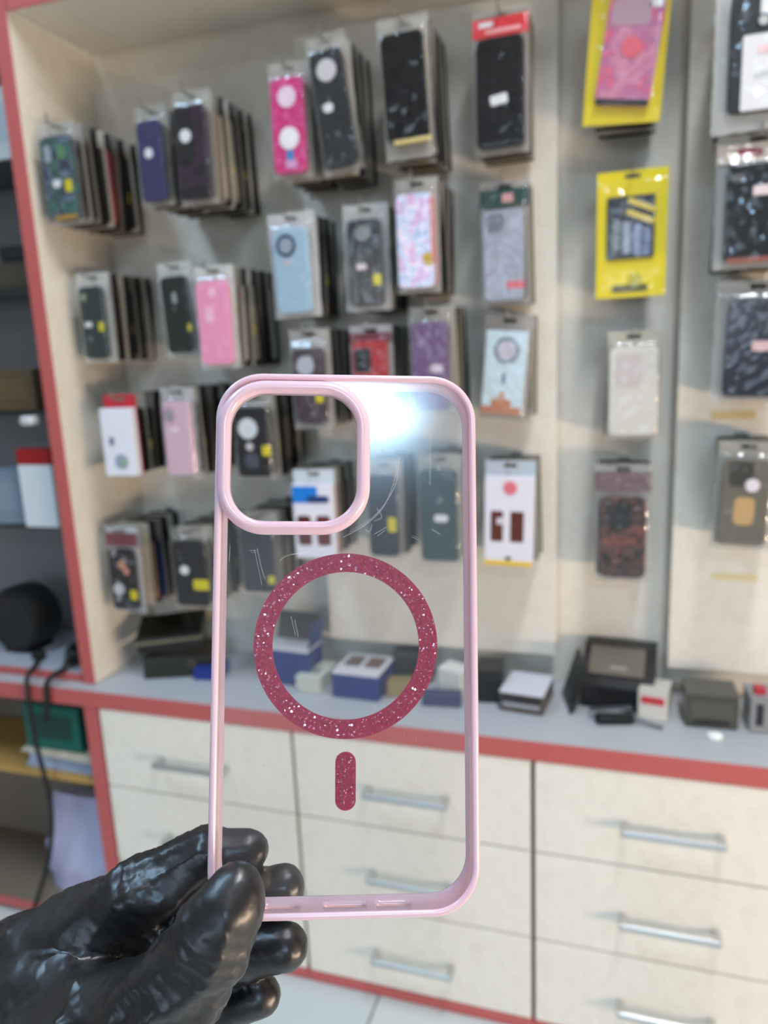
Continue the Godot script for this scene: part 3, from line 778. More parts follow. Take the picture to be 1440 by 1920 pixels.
		{px = [1123, 928, 1209, 1083], z = -1.38, back = BACK, col = camo, n = 2, short = "camouflage case", label = "dark camouflage case with reddish streaks, lowest between the hook boards", head = 0.055, header = [110, 86, 88, 0.5], card = [176, 176, 172, 0.3], kind = "grey", radius = 0.014, stack = [[60, 58, 56], [120, 116, 110]], feats = [["camera_island", "r", -0.06, 0.25, 0.5, 0.3, [40, 40, 36, 0.3]]]},
		# ---- second hook board
		{px = [1372, -10, 1476, 204], z = -1.265, back = PANEL, col = [14, 14, 13, 0.35], n = 8, short = "white papered case", label = "black case with a white printed paper and a finger ring loop", margin = 0.020, tail = 0.024, card = [206, 206, 202, 0.3], haze = 0.04, kind = "black", stack = [[12, 12, 12], [14, 14, 14], [30, 28, 26]], feats = [["paper", "r", 0.1, -0.18, 0.78, 0.62, [222, 220, 220], 0.04], ["paper", "r", 0.22, 0.35, 0.5, 0.3, [220, 220, 220], 0.04], ["print_line", "r", 0.2, 0.0, 0.5, 0.06, [230, 190, 190], 0.1, 0.0008], ["print_line", "r", 0.18, -0.2, 0.5, 0.04, [190, 190, 188], 0.1, 0.0008], ["print_line", "r", -0.26, 0.32, 0.1, 0.16, [70, 70, 70], 0.3], ["ring_loop", "o", 0.02, 0.23, 0.22, 0, [60, 60, 58, 0.25, 0.8], 0.2, 0.0016], ["ring_loop_disc", "c", 0.02, 0.23, 0.15, 0, [190, 188, 180], 0.2, 0.0016]]},
		{px = [1364, 312, 1468, 488], z = -1.285, back = PANEL, col = [15, 14, 14, 0.2], n = 7, short = "black maroon header case", label = "black case under a cream header with maroon print, below the finger ring case", header = [196, 184, 168, 0.5], head = 0.042, margin = 0.016, card = [176, 178, 176, 0.3], haze = 0.03, header_print = [[-0.1, 0.0, 0.3, 0.26, [140, 30, 34]], [0.32, 0.0, 0.26, 0.2, [140, 40, 40]]], kind = "dark", feats = [["logo", "r", -0.3, 0.36, 0.18, 0.08, [96, 88, 88]], ["price_sticker", "r", 0.1, 0.22, 0.34, 0.1, [226, 208, 208]], ["bottom_edge", "r", 0.0, -0.475, 0.9, 0.05, [150, 84, 66]]]},
		{px = [1364, 562, 1464, 742], z = -1.30, back = PANEL, col = [22, 28, 44, 0.2], roll = -1.5, n = 6, short = "navy glossy case", label = "glossy navy case with a pink sticker in a loose bag on the second board", margin = 0.018, card = [186, 184, 180, 0.3], haze = 0.03, kind = "dark", feats = [["price_sticker", "r", 0.12, 0.02, 0.34, 0.1, [214, 180, 180]], ["camera_island", "r", 0.3, 0.3, 0.5, 0.36, [12, 14, 20, 0.2]]]},
		{px = [1353, 858, 1436, 1022], z = -1.32, back = PANEL, roll = -2.5, col = [104, 98, 84, 0.35], n = 5, short = "smoked case", label = "smoked grey case with a tan square and a white sticker on the second board", margin = 0.010, card = [180, 178, 168, 0.3], haze = 0.06, kind = "dark olive", stack = [[40, 40, 32], [52, 50, 38], [36, 36, 32]], radius = 0.014, feats = [["camera_island", "r", -0.12, 0.32, 0.5, 0.28, [52, 50, 42]], ["print_patch", "r", 0.0, -0.1, 0.42, 0.32, [190, 156, 104], 0.3], ["price_sticker", "c", 0.12, 0.2, 0.3, 0, [226, 216, 222], 0.2, 0.0009]]},
	]
	for s in specs:
		hang(s)

# ---------------------------------------------------------------- things on the counter
func counter_box(called: String, label: String, px: float, py: float, size: Vector3, yaw: float, m: Array, top: Variant = null, lean := 0.0, extra := []) -> Node3D:
	var p := at_y(px, py, TOP)
	var t := thing(called, label, "box", Vector3(p.x, TOP + 0.0006, p.z - size.z / 2))
	t.rotation = Vector3(lean, deg_to_rad(yaw), 0)
	part("body", cbox(size, 0.0015), col_of(m), t, Vector3(0, size.y / 2, 0))
	if top != null:
		part("lid", cbox(Vector3(size.x * 1.01, 0.003, size.z * 1.01), 0.0008), col_of(top), t, Vector3(0, size.y + 0.0016, 0))
	for e in extra:
		part(e[0], cbox(e[1], 0.0006), col_of(e[4]), t, e[2], e[3])
	return t

func build_counter_things() -> void:
	var navy := [24, 44, 112, 0.4]
	var white := [206, 206, 208, 0.5]
	var z0 := Vector3.ZERO
	# stacked flat dark boxes in the corner, a clear lid on top
	counter_box("storage_box", "flat dark plastic storage box, lowest in the corner beside the post", 322, 1270, Vector3(0.15, 0.045, 0.10), 20, [34, 34, 26, 0.3], [34, 34, 26, 0.25], 0.0, [["latch", Vector3(0.02, 0.02, 0.004), Vector3(0.03, 0.03, 0.052), z0, [60, 58, 44]]])
	var t := counter_box("storage_box", "tilted black storage box with a pale rim stacked in the corner", 310, 1268, Vector3(0.14, 0.034, 0.095), 24, [30, 30, 22, 0.25], [30, 30, 22, 0.2], 0.0, [["rim", Vector3(0.143, 0.006, 0.098), Vector3(0, 0.026, 0), z0, [120, 116, 90, 0.25]]])
	t.position.y = TOP + 0.070
	t.rotation = Vector3(0.24, deg_to_rad(24), 0.05)
	counter_box("accessory_box", "small flat blue box beside the dark storage boxes on the counter", 385, 1276, Vector3(0.06, 0.022, 0.06), 8, [28, 48, 128, 0.4], [30, 52, 130, 0.4])
	counter_box("accessory_box", "open blue carton with a raised dark flap on the counter", 540, 1285, Vector3(0.105, 0.075, 0.07), -4, navy, white, 0.0, [["flap", Vector3(0.1, 0.062, 0.002), Vector3(0.0, 0.106, -0.033), Vector3(-0.25, 0, 0), [74, 66, 62, 0.5]], ["side_flap", Vector3(0.002, 0.06, 0.06), Vector3(0.056, 0.104, -0.004), Vector3(0, 0, -0.2), [40, 56, 110, 0.5]]])
	counter_box("accessory_box", "pale green grey leaflet box leaning between two blue cartons", 580, 1300, Vector3(0.052, 0.03, 0.09), -6, [190, 196, 184, 0.5], [200, 204, 190, 0.5], 0.0, [["print_block", Vector3(0.03, 0.0006, 0.03), Vector3(0, 0.0334, 0.01), z0, [140, 146, 136]]])
	counter_box("accessory_box", "blue carton with a white top and two brown windows on the counter", 668, 1312, Vector3(0.098, 0.05, 0.10), -2, navy, [206, 202, 206, 0.5], 0.0, [["window", Vector3(0.035, 0.0006, 0.05), Vector3(-0.022, 0.0535, -0.012), z0, [92, 70, 62]], ["window", Vector3(0.035, 0.0006, 0.05), Vector3(0.022, 0.0535, -0.012), z0, [96, 64, 58]]])
	counter_box("accessory_box", "small golden brown box beside the windowed blue carton", 748, 1308, Vector3(0.055, 0.026, 0.04), 10, [140, 122, 82, 0.4], [140, 122, 82, 0.4])
	counter_box("accessory_box", "black box on the counter behind the golden brown box", 770, 1280, Vector3(0.08, 0.055, 0.05), 4, [38, 40, 46, 0.4], [38, 40, 46, 0.4])
	counter_box("accessory_box", "white pouch box on the counter beside the black upright box", 850, 1306, Vector3(0.055, 0.05, 0.045), -20, [214, 212, 204, 0.5], [220, 218, 210, 0.5])
	counter_box("accessory_box", "dark blue soft box in front of the white pouch box", 826, 1326, Vector3(0.075, 0.02, 0.03), 6, [48, 58, 92, 0.5], [48, 58, 92, 0.5])
	counter_box("accessory_box", "black upright box beside the white topped box on the counter", 915, 1318, Vector3(0.05, 0.062, 0.07), 6, [28, 32, 32, 0.35], [28, 32, 32, 0.35])
	counter_box("accessory_box", "dark box with a white top lying in front of the hook board", 982, 1338, Vector3(0.082, 0.036, 0.095), -6, [74, 66, 58, 0.4], [206, 206, 214, 0.45], 0.0, [["print_band", Vector3(0.07, 0.008, 0.0008), Vector3(0, 0.014, 0.0479), z0, [150, 152, 160]], ["print_band", Vector3(0.07, 0.008, 0.0008), Vector3(0, 0.027, 0.0479), z0, [30, 32, 38]]])
	var lp := counter_box("tablet_cover", "thin black tablet cover propped against the black card reader", 1058, 1338, Vector3(0.004, 0.10, 0.085), 20, [20, 20, 22, 0.3], null, 0.0, [["spine", Vector3(0.006, 0.1, 0.004), Vector3(0, 0.05, 0.044), z0, [14, 14, 15, 0.3]]])
	lp.rotation = Vector3(0.0, deg_to_rad(14), -0.30)
	# black machine with a sloping grey top
	var mp := at_y(1160, 1335, TOP)
	var m := thing("card_printer", "black machine with a sloping grey top cover on the counter between the boards", "machine", Vector3(mp.x, TOP + 0.0006, mp.z - 0.06))
	m.rotation.y = -0.08
	var prof := [Vector3(0, 0, 0.055), Vector3(0, 0.045, 0.058), Vector3(0, 0.058, 0.048), Vector3(0, 0.098, -0.02), Vector3(0, 0.1, -0.05), Vector3(0, 0, -0.055)]
	var lo := []
	for x in [0.065, -0.065]:
		var l := []
		for p in prof:
			l.append(p + Vector3(x, 0, 0))
		lo.append(l)
	part("body", loft(lo), mat(rgb(18, 18, 19), 0.35), m)
	part("top_cover", cbox(Vector3(0.1, 0.003, 0.066), 0.001), mat(rgb(106, 98, 86), 0.3), m, Vector3(-0.004, 0.0805, 0.0155), Vector3(0.53, 0, 0))
	part("badge", cbox(Vector3(0.03, 0.0012, 0.008), 0.0004), mat(rgb(150, 140, 124), 0.3), m, Vector3(0.0, 0.073, 0.0305), Vector3(0.53, 0, 0))
	part("slot", cbox(Vector3(0.09, 0.006, 0.002), 0.0006), mat(rgb(6, 6, 6), 0.6), m, Vector3(0, 0.022, 0.0572))
	var tp := at_y(1152, 1352, TOP)
	var sc := thing("cutter", "black handled cutter with a silver blade in front of the black machine", "tool", Vector3(tp.x, TOP + 0.0006, tp.z))
	part("handle", prism(rrect(0.07, 0.022, 0.009, 4), 0.0, 0.016, 0.004), mat(rgb(10, 16, 16), 0.3), sc, Vector3(0.0, 0.0, 0.006), Vector3(-PI / 2, 0.25, 0))
	part("blade", cbox(Vector3(0.075, 0.002, 0.016), 0.0006), mat(rgb(200, 206, 210), 0.2, 0.9), sc, Vector3(-0.008, 0.017, -0.012), Vector3(0, 0.2, 0.1))
	part("blade", cbox(Vector3(0.05, 0.002, 0.008), 0.0006), mat(rgb(130, 136, 146), 0.25, 0.9), sc, Vector3(0.058, 0.006, 0.008), Vector3(0, -0.25, -0.08))
	counter_box("accessory_box", "white box with a red label stripe beside the black machine", 1228, 1352, Vector3(0.05, 0.052, 0.06), -10, [206, 202, 192, 0.5], [196, 192, 180, 0.5], 0.0, [["label_stripe", Vector3(0.04, 0.014, 0.0008), Vector3(0, 0.038, 0.0305), z0, [190, 54, 60]]])
	counter_box("storage_box", "smoked clear storage box of small parts under the second hook board", 1332, 1366, Vector3(0.086, 0.058, 0.07), 2, [70, 69, 61, 0.2], [70, 69, 61, 0.2], 0.0, [["front_pane", Vector3(0.07, 0.04, 0.001), Vector3(0, 0.028, 0.0356), z0, [82, 80, 71, 0.2]], ["content", Vector3(0.06, 0.01, 0.0012), Vector3(0, 0.012, 0.0363), z0, [40, 42, 40, 0.3]]])
	counter_box("storage_box", "grey box with a red cap beside the smoked storage box", 1432, 1376, Vector3(0.05, 0.062, 0.06), 4, [136, 138, 138, 0.35], [136, 138, 138, 0.35], 0.0, [["cap", Vector3(0.018, 0.012, 0.018), Vector3(-0.008, 0.071, 0.008), z0, [176, 40, 56, 0.4]], ["dark_panel", Vector3(0.012, 0.04, 0.001), Vector3(-0.01, 0.034, 0.0306), z0, [40, 42, 46, 0.3]]])
	var wp := at_y(1340, 1384, TOP)
	var ps := thing("paper_scrap", "small crumpled white paper scrap near the counter's red edge", "paper", Vector3(wp.x, TOP + 0.0006, wp.z))
	part("sheet", blob_bag(0.028, 0.010, 0.022, 9), mat(rgb(220, 228, 224), 0.6), ps)

# ---------------------------------------------------------------- the held phone case
var case_t: Transform3D

# points and outward normals round a rounded rectangle, evenly stepped along its straight bottom edge
func frame_path(w: float, h: float, r: float) -> Array:
	var out := []
	var corner := func(cx: float, cy: float, a0: float) -> void:
		for i in 13:
			var a := a0 + PI / 2 * i / 12.0
			out.append([Vector2(cx + cos(a) * r, cy + sin(a) * r), Vector2(cos(a), sin(a))])
	corner.call(w / 2 - r, h / 2 - r, 0.0)
	corner.call(-w / 2 + r, h / 2 - r, PI / 2)
	corner.call(-w / 2 + r, -h / 2 + r, PI)
	var n := 132
	for i in range(1, n):
		out.append([Vector2(lerpf(-w / 2 + r, w / 2 - r, float(i) / n), -h / 2), Vector2(0, -1)])
	corner.call(w / 2 - r, -h / 2 + r, PI * 1.5)
	return out

func build_phone_case() -> void:
	var nrm := Vector3(0.058, 0.084, 0.9948).normalized()
	var right := (Vector3(1, 0, 0) - nrm * nrm.x).normalized()
	var up := nrm.cross(right)
	case_t = cam.transform * Transform3D(Basis(right, up, nrm), Vector3(-0.0117, -0.0392, -0.2316))
	var t := thing("phone_case", "clear phone case with a pale pink frame and magenta glitter ring held in the glove", "phone case")
	t.transform = case_t
	var mm := 0.001
	var pink := StandardMaterial3D.new()
	pink.albedo_color = rgb(230, 196, 211)
	pink.roughness = 0.26
	pink.subsurf_scatter_enabled = true
	pink.subsurf_scatter_strength = 0.25
	pink.clearcoat_enabled = true
	pink.clearcoat = 0.35
	pink.clearcoat_roughness = 0.1
	# frame: a section swept round the outline; slots of the bottom wall are real holes
	var w := 82.2 * mm
	var h := 166.6 * mm
	var path := frame_path(w, h, 14.5 * mm)
	var slots := [[-25.0, -14.0], [-6.6, 6.8], [9.4, 20.4]]
	var sec := [[-2.3, -0.05], [-2.0, 0.45], [-1.4, 0.75], [-0.8, 0.65], [-0.25, 0.2], [0.0, -0.6], [0.0, -99.0], [0.0, -98.0], [-0.05, -10.6], [-0.4, -11.3], [-1.1, -11.6], [-2.1, -11.5], [-2.65, -11.1], [-2.6, -10.5], [-1.9, -9.9], [-1.9, -98.0], [-1.9, -99.0], [-2.0, -1.1], [-2.3, -0.05]]
	var st := begin()
	st.set_smooth_group(0)
	var loops := []
	var open := []
	for k in path.size():
		var p: Vector2 = path[k][0]
		var nn: Vector2 = path[k][1]
		var half := 0.0
		if nn.y < -0.999 and absf(p.y + h / 2) < 1e-6:
			for s in slots:
				var c: float = (s[0] + s[1]) / 2
				var hl: float = (s[1] - s[0]) / 2
				var d := absf(p.x / mm - c)
				if d < hl:
					half = 1.55 if d < hl - 1.55 else sqrt(maxf(1.55 * 1.55 - pow(d - hl + 1.55, 2), 0.0))
		open.append(half > 0.0)
		var l := []
		for s in sec:
			var z: float = s[1]
			if z == -99.0:
				z = -5.8 + half
			elif z == -98.0:
				z = -5.8 - half
			l.append(Vector3(p.x + nn.x * s[0] * mm, p.y + nn.y * s[0] * mm, z * mm))
		loops.append(l)
	for k in path.size():
		var j := (k + 1) % path.size()
		var a: Array = loops[k]
		var b: Array = loops[j]
		for i in sec.size() - 1:
			if i in [6, 15]:
				continue
			quad(st, a[i], a[i + 1], b[i + 1], b[i])
		if open[k] or open[j]:
			quad(st, a[6], a[16], b[16], b[6])
			quad(st, a[15], a[7], b[7], b[15])
	part("frame", done(st), pink, t)
	# clear back plate with the camera opening cut out
	var plate := CSGPolygon3D.new()
	plate.name = "back_plate"
	plate.polygon = rrect(w - 4.1 * mm, h - 4.1 * mm, 12.4 * mm, 8)
	plate.depth = 1.0 * mm
	var hole := CSGPolygon3D.new()
	hole.name = "opening"
	hole.operation = CSGShape3D.OPERATION_SUBTRACTION
	hole.polygon = rrect(42.6 * mm, 43.8 * mm, 13.0 * mm, 8, -16.6 * mm, 56.5 * mm)
	hole.depth = 3.0 * mm
	plate.add_child(hole)
	hole.position.z = 1.0 * mm
	var clear := StandardMaterial3D.new()
	clear.albedo_color = Color(0.80, 0.85, 0.90, 0.012)
	clear.roughness = 0.14
	clear.transparency = BaseMaterial3D.TRANSPARENCY_ALPHA
	clear.metallic_specular = 0.5
	plate.material = clear
	t.add_child(plate)
	plate.position.z = 0.0
	# raised ring round the camera opening
	var rp := []
	var ow := 39.4 * mm
	var oh := 40.4 * mm
	var base := rrect(ow, oh, 11.0 * mm, 14, -16.6 * mm, 56.5 * mm)
	var rs := [[0.0, -2.2], [0.0, 1.2], [0.5, 2.1], [1.5, 2.6], [2.6, 2.4], [3.5, 1.7], [4.1, 0.6], [4.2, -0.1], [3.9, -1.3], [0.6, -2.2], [0.0, -2.2]]
	for s in rs:
		var l := []
		for k in base.size():
			var q := base[k]
			var corner := int(k / 15)
			var a := PI / 2 * (corner + (k % 15) / 14.0)
			var o: Vector2 = Vector2(cos(a), sin(a)) * float(s[0]) * mm
			l.append(Vector3(q.x + o.x, q.y + o.y, s[1] * mm))
		rp.append(l)
	rp.reverse()
	part("camera_ring", loft(rp, false, true, true), pink, t)
	# magenta glitter magnet ring and bar
	var mag := mat(rgb(172, 20, 74), 0.4)
	var g := part("magnet_ring", ring_mesh(28.5 * mm, 22.7 * mm, -1.75 * mm, -1.35 * mm, 96), mag, t, Vector3(0, -2.1 * mm, 0))
	var bar := part("alignment_bar", prism(rrect(6.3 * mm, 17.5 * mm, 3.1 * mm, 8), -1.75 * mm, -1.35 * mm), mag, t, Vector3(0, -43.2 * mm, 0))
	g.set_meta("label", "magenta glitter ring")
	bar.set_meta("label", "magenta glitter bar")
	var fm := StandardMaterial3D.new()
	fm.vertex_color_use_as_albedo = true
	fm.metallic = 0.1
	fm.roughness = 0.14
	fm.metallic_specular = 0.7
	fm.clearcoat_enabled = true
	fm.clearcoat = 1.0
	fm.clearcoat_roughness = 0.1
	var flake := prism(circle(0.00042, 6), -0.00002, 0.00002)
	var r2 := RandomNumberGenerator.new()
	r2.seed = 99
	for e in 2:
		var mi := MultiMeshInstance3D.new()
		mi.name = "glitter"
		var mu := MultiMesh.new()
		mu.transform_format = MultiMesh.TRANSFORM_3D
		mu.use_colors = true
		mu.mesh = flake
		var cnt := 2600 if e == 0 else 320
		mu.instance_count = cnt
		for i in cnt:
			var p := Vector2.ZERO
			if e == 0:
				p = Vector2.from_angle(r2.randf() * TAU) * r2.randf_range(23.0, 28.2) * mm
			else:
				p = Vector2(r2.randf_range(-2.6, 2.6), r2.randf_range(-7.6, 7.6)) * mm
			var tilt := Basis.from_euler(Vector3(r2.randfn(0.0, 0.2), r2.randfn(0.0, 0.2), r2.randf() * TAU))
			var sc := r2.randf_range(0.35, 1.0)
			var c := rgb(196, 38, 92).lerp(rgb(166, 18, 70), r2.randf())
			mu.set_instance_transform(i, Transform3D(tilt.scaled(Vector3.ONE * sc), Vector3(p.x, p.y, -1.24 * mm)))
			mu.set_instance_color(i, c.srgb_to_linear())
		mi.multimesh = mu
		mi.material_override = fm
		mi.set_meta("kind", "stuff")
		(g if e == 0 else bar).add_child(mi, true)
	# scratches on the plate
	var ss := begin()
	var sets := [
		[[15.4, 57.5], [15.6, 52.0], [13.6, 45.0], [10.5, 39.5], [5.5, 35.0], [-1.0, 31.4]],
		[[16.4, 56.5], [15.9, 50.0], [14.2, 45.5], [11.0, 40.5], [6.5, 36.2], [1.0, 33.0]],
		[[16.9, 57.0], [16.0, 53.0], [15.7, 49.0]],
		[[-20.6, 24.2], [-18.8, 25.6], [-15.5, 26.4], [-9.0, 27.3], [-3.0, 29.4]],
		[[-17.0, 26.0], [-12.0, 26.8], [-6.0, 28.6]],
		[[-28.5, 27.5], [-27.0, 21.0], [-26.0, 16.5]], [[-27.6, 28.0], [-26.2, 22.0], [-25.0, 18.5]],
		[[8.6, 32.4], [12.4, 34.6]], [[9.6, 31.9], [12.0, 33.6]], [[20.4, 31.6], [22.6, 30.6]],
		[[4.0, 66.0], [6.5, 68.0], [8.2, 66.0]], [[5.0, 63.2], [7.4, 64.6]], [[21.5, 71.0], [24.5, 73.6]],
		[[26.6, 66.0], [26.4, 48.0]], [[9.0, 70.0], [8.8, 58.0]], [[27.0, 34.0], [29.6, 32.4]], [[11.0, 55.0], [11.2, 60.0]],
		[[-36.0, 29.2], [-36.2, 24.0]], [[-30.0, 27.3], [-28.0, 27.2]], [[-17.0, 7.0], [-15.6, 1.2]], [[-15.8, 6.0], [-14.6, 0.8]], [[6.0, 34.0], [7.0, 33.2], [8.0, 35.6]], [[9.4, 40.4], [11.0, 37.6], [8.6, 36.4]]]
	for q in sets:
		var pts := []
		for p in q:
			pts.append(Vector3(p[0] * mm, p[1] * mm, 0.03 * mm))
		for copy in 2:
			var line := curve(pts, 6)
			var off := Vector3(r2.randfn(0, 0.35), r2.randfn(0, 0.35), 0) * mm * copy
			for i in line.size() - 1:
				var a: Vector3 = line[i] + off
				var b: Vector3 = line[i + 1] + off
				var s := (b - a).cross(Vector3(0, 0, 1)).normalized() * (0.07 if copy == 0 else 0.045) * mm
				quad(ss, a - s, b - s, b + s, a + s)
	for i in 70:
		var c := Vector3(r2.randf_range(-34, 34), r2.randf_range(-70, 30), 0.03) * mm
		var d := Vector3(r2.randfn(0, 0.12), r2.randfn(0, 0.25), 0) * mm
		var s := d.cross(Vector3(0, 0, 1)).normalized() * 0.06 * mm
		quad(ss, c - d - s, c + d - s, c + d + s, c - d + s)
	var sm := StandardMaterial3D.new()
	sm.albedo_color = Color(0.92, 0.93, 0.95, 0.28)
	sm.transparency = BaseMaterial3D.TRANSPARENCY_ALPHA
	sm.roughness = 0.35
	var so := part("scratches", done(ss), sm, t)
	so.set_meta("kind", "stuff")

# ---------------------------------------------------------------- the gloved hand
func build_hand() -> void:
	# joints in the camera's frame: pixel x, pixel y, depth in m, radius in mm
	var J := {
		"t3": [446, 1668, 0.2131, 7.3], "t3b": [428, 1706, 0.2110, 8.6], "t2": [404, 1752, 0.2108, 9.8], "t1": [338, 1838, 0.2175, 12.8], "t0": [205, 1965, 0.2280, 20.0],
		"i4": [464, 1594, 0.2522, 6.9], "i3": [392, 1600, 0.2518, 8.2], "i2": [268, 1676, 0.2520, 10.2], "i1": [25, 1830, 0.2640, 16.0],
		"m4": [533, 1661, 0.2522, 7.2], "m3": [452, 1690, 0.2530, 8.2], "m2": [300, 1768, 0.2575, 10.0], "m1": [70, 1890, 0.2690, 15.0],
		"r4": [534, 1776, 0.2445, 7.5], "r3": [452, 1788, 0.2485, 8.3], "r2": [300, 1842, 0.2565, 9.8], "r1": [100, 1950, 0.2690, 14.0],
		"p4": [490, 1866, 0.2470, 6.3], "p3": [420, 1884, 0.2505, 7.0], "p2": [310, 1922, 0.2575, 8.4], "p1": [140, 2010, 0.2690, 12.0],
		"w": [-90, 2190, 0.2520, 25.0], "w2": [-230, 2370, 0.2560, 25.0]}
	var bones := [["t3", "t3b"], ["t3b", "t2"], ["t2", "t1"], ["t1", "t0"], ["t0", "w"], ["i4", "i3"], ["i3", "i2"], ["i2", "i1"], ["i1", "w"], ["m4", "m3"], ["m3", "m2"], ["m2", "m1"], ["m1", "w"], ["r4", "r3"], ["r3", "r2"], ["r2", "r1"], ["r1", "w"], ["p4", "p3"], ["p3", "p2"], ["p2", "p1"], ["p1", "w"], ["i1", "t0"], ["i1", "m1"], ["m1", "r1"], ["r1", "p1"], ["w", "w2"]]
	var P := {}
	for k in J:
		var j: Array = J[k]
		P[k] = Vector3((j[0] - 720.0) / F * j[2], (960.0 - j[1]) / F * j[2], -j[2])
	var cell := 0.0016
	var lo := Vector3(1, 1, 1)
	var hi := Vector3(-1, -1, -1)
	for k in P:
		var r: float = J[k][3] * 0.001 + 0.005
		lo = lo.min(P[k] - Vector3(r, r, r))
		hi = hi.max(P[k] + Vector3(r, r, r))
	var nx := int((hi.x - lo.x) / cell) + 2
	var ny := int((hi.y - lo.y) / cell) + 2
	var nz := int((hi.z - lo.z) / cell) + 2
	var field := PackedFloat32Array()
	field.resize(nx * ny * nz)
	field.fill(1.0)
	for bn in bones:
		var a: Vector3 = P[bn[0]]
		var b: Vector3 = P[bn[1]]
		var ra: float = J[bn[0]][3] * 0.001
		var rb: float = J[bn[1]][3] * 0.001
		var thumb: bool = bn[0].begins_with("t")
		var sm := 0.0018 if (bn[0].ends_with("3") or bn[0].ends_with("4")) else 0.0045
		var pad := maxf(ra, rb) + 0.007
		var b0 := ((a.min(b) - Vector3(pad, pad, pad) - lo) / cell).floor().max(Vector3.ZERO)
		var b1 := ((a.max(b) + Vector3(pad, pad, pad) - lo) / cell).ceil().min(Vector3(nx - 1, ny - 1, nz - 1))
		var ab := b - a
		var l2 := ab.length_squared()
		for z in range(int(b0.z), int(b1.z) + 1):
			for y in range(int(b0.y), int(b1.y) + 1):
				var row := (z * ny + y) * nx
				for x in range(int(b0.x), int(b1.x) + 1):
					var p := lo + Vector3(x, y, z) * cell
					var u := clampf((p - a).dot(ab) / l2, 0.0, 1.0)
					var d := (p - a - ab * u).length() - lerpf(ra, rb, u)
					var e := field[row + x]
					if e < 0.9:
						var hh := maxf(sm - absf(d - e), 0.0) / sm
						field[row + x] = minf(d, e) - hh * hh * sm * 0.25
					else:
						field[row + x] = d
	# surface nets
	var index := {}
	var verts := PackedVector3Array()
	var corner := [0, 1, nx, nx + 1, nx * ny, nx * ny + 1, nx * ny + nx, nx * ny + nx + 1]
	var edges := [[0, 1], [2, 3], [4, 5], [6, 7], [0, 2], [1, 3], [4, 6], [5, 7], [0, 4], [1, 5], [2, 6], [3, 7]]
	var offs := [Vector3(0, 0, 0), Vector3(1, 0, 0), Vector3(0, 1, 0), Vector3(1, 1, 0), Vector3(0, 0, 1), Vector3(1, 0, 1), Vector3(0, 1, 1), Vector3(1, 1, 1)]
	for z in nz - 1:
		for y in ny - 1:
			var row := (z * ny + y) * nx
			for x in nx - 1:
				var c0 := row + x
				var f0 := field[c0]
				if absf(f0) > 0.006:
					continue
				var neg := 0
				for k in 8:
					if field[c0 + corner[k]] < 0.0:
						neg += 1
				if neg == 0 or neg == 8:
					continue
				var sum := Vector3.ZERO
				var cnt := 0
				for e in edges:
					var va := field[c0 + corner[e[0]]]
					var vb := field[c0 + corner[e[1]]]
					if (va < 0.0) != (vb < 0.0):
						sum += (offs[e[0]] as Vector3).lerp(offs[e[1]], va / (va - vb))
						cnt += 1
				index[c0] = verts.size()
				verts.append(lo + (Vector3(x, y, z) + sum / cnt) * cell)
	var idx := PackedInt32Array()
	var steps := [1, nx, nx * ny]
	for c0 in index:
		for ax in 3:
			var s: int = steps[ax]
			var u: int = steps[(ax + 1) % 3]
			var v: int = steps[(ax + 2) % 3]
			var fa := field[c0]
			var fb := field[c0 + s]
			if (fa < 0.0) == (fb < 0.0):
				continue
			if not (index.has(c0 - u) and index.has(c0 - v) and index.has(c0 - u - v)):
				continue
			var q := [index[c0], index[c0 - u], index[c0 - u - v], index[c0 - v]]
			if fa < 0.0:
				q.reverse()
			idx.append_array(PackedInt32Array([q[0], q[1], q[2], q[0], q[2], q[3]]))
	# normals of the field, then creases of the loose glove along them
	var grad := func(p: Vector3) -> Vector3:
		var g := (p - lo) / cell
		var x := clampi(int(g.x), 1, nx - 2)
		var y := clampi(int(g.y), 1, ny - 2)
		var z := clampi(int(g.z), 1, nz - 2)
		var c := (z * ny + y) * nx + x
		return Vector3(field[c + 1] - field[c - 1], field[c + nx] - field[c - nx], field[c + nx * ny] - field[c - nx * ny]).normalized()
	var n1 := FastNoiseLite.new()
	n1.seed = 4
	n1.frequency = 34.0
	n1.fractal_type = FastNoiseLite.FRACTAL_RIDGED
	n1.fractal_octaves = 1
	n1.domain_warp_enabled = true
	n1.domain_warp_amplitude = 0.004
	n1.domain_warp_frequency = 60.0
	var n2 := FastNoiseLite.new()
	n2.seed = 17
	n2.frequency = 150.0
	var along := Vector3(0.80, 0.52, -0.15).normalized()
	var tips := [P["t3"], P["i4"], P["m4"], P["r4"], P["p4"]]
	for i in verts.size():
		var p := verts[i]
		var nn: Vector3 = grad.call(p)
		var near := 1.0
		for tp in tips:
			near = minf(near, (p - tp).length())
		var k := smoothstep(0.006, 0.020, near)
		# creases run mostly along the fingers
		var q := p - along * p.dot(along) * 0.45
		# the loose rubber stretches into long flat folds: a five-sided section that twists a little
		var best := 1.0
		var ba := Vector3.ZERO
		var bd := Vector3.RIGHT
		for bn in bones:
			var a: Vector3 = P[bn[0]]
			var ab: Vector3 = P[bn[1]] - a
			var u := clampf((p - a).dot(ab) / ab.length_squared(), 0.0, 1.0)
			var dd := (p - a - ab * u).length() - lerpf(J[bn[0]][3], J[bn[1]][3], u) * 0.001
			if dd < best:
				best = dd
				ba = p - a - ab * u
				bd = ab.normalized()
		var e1 := bd.cross(Vector3(0.2, 0.1, 0.97)).normalized()
		var phi := atan2(ba.dot(bd.cross(e1)), ba.dot(e1)) + n1.get_noise_3dv(p * 0.5) * 0.5
		var seg := fposmod(phi, TAU / 5.0) - PI / 5.0
		var fold := (cos(PI / 5.0) / cos(seg) - 0.9) * ba.length() * 0.55
		var wr := 0.0
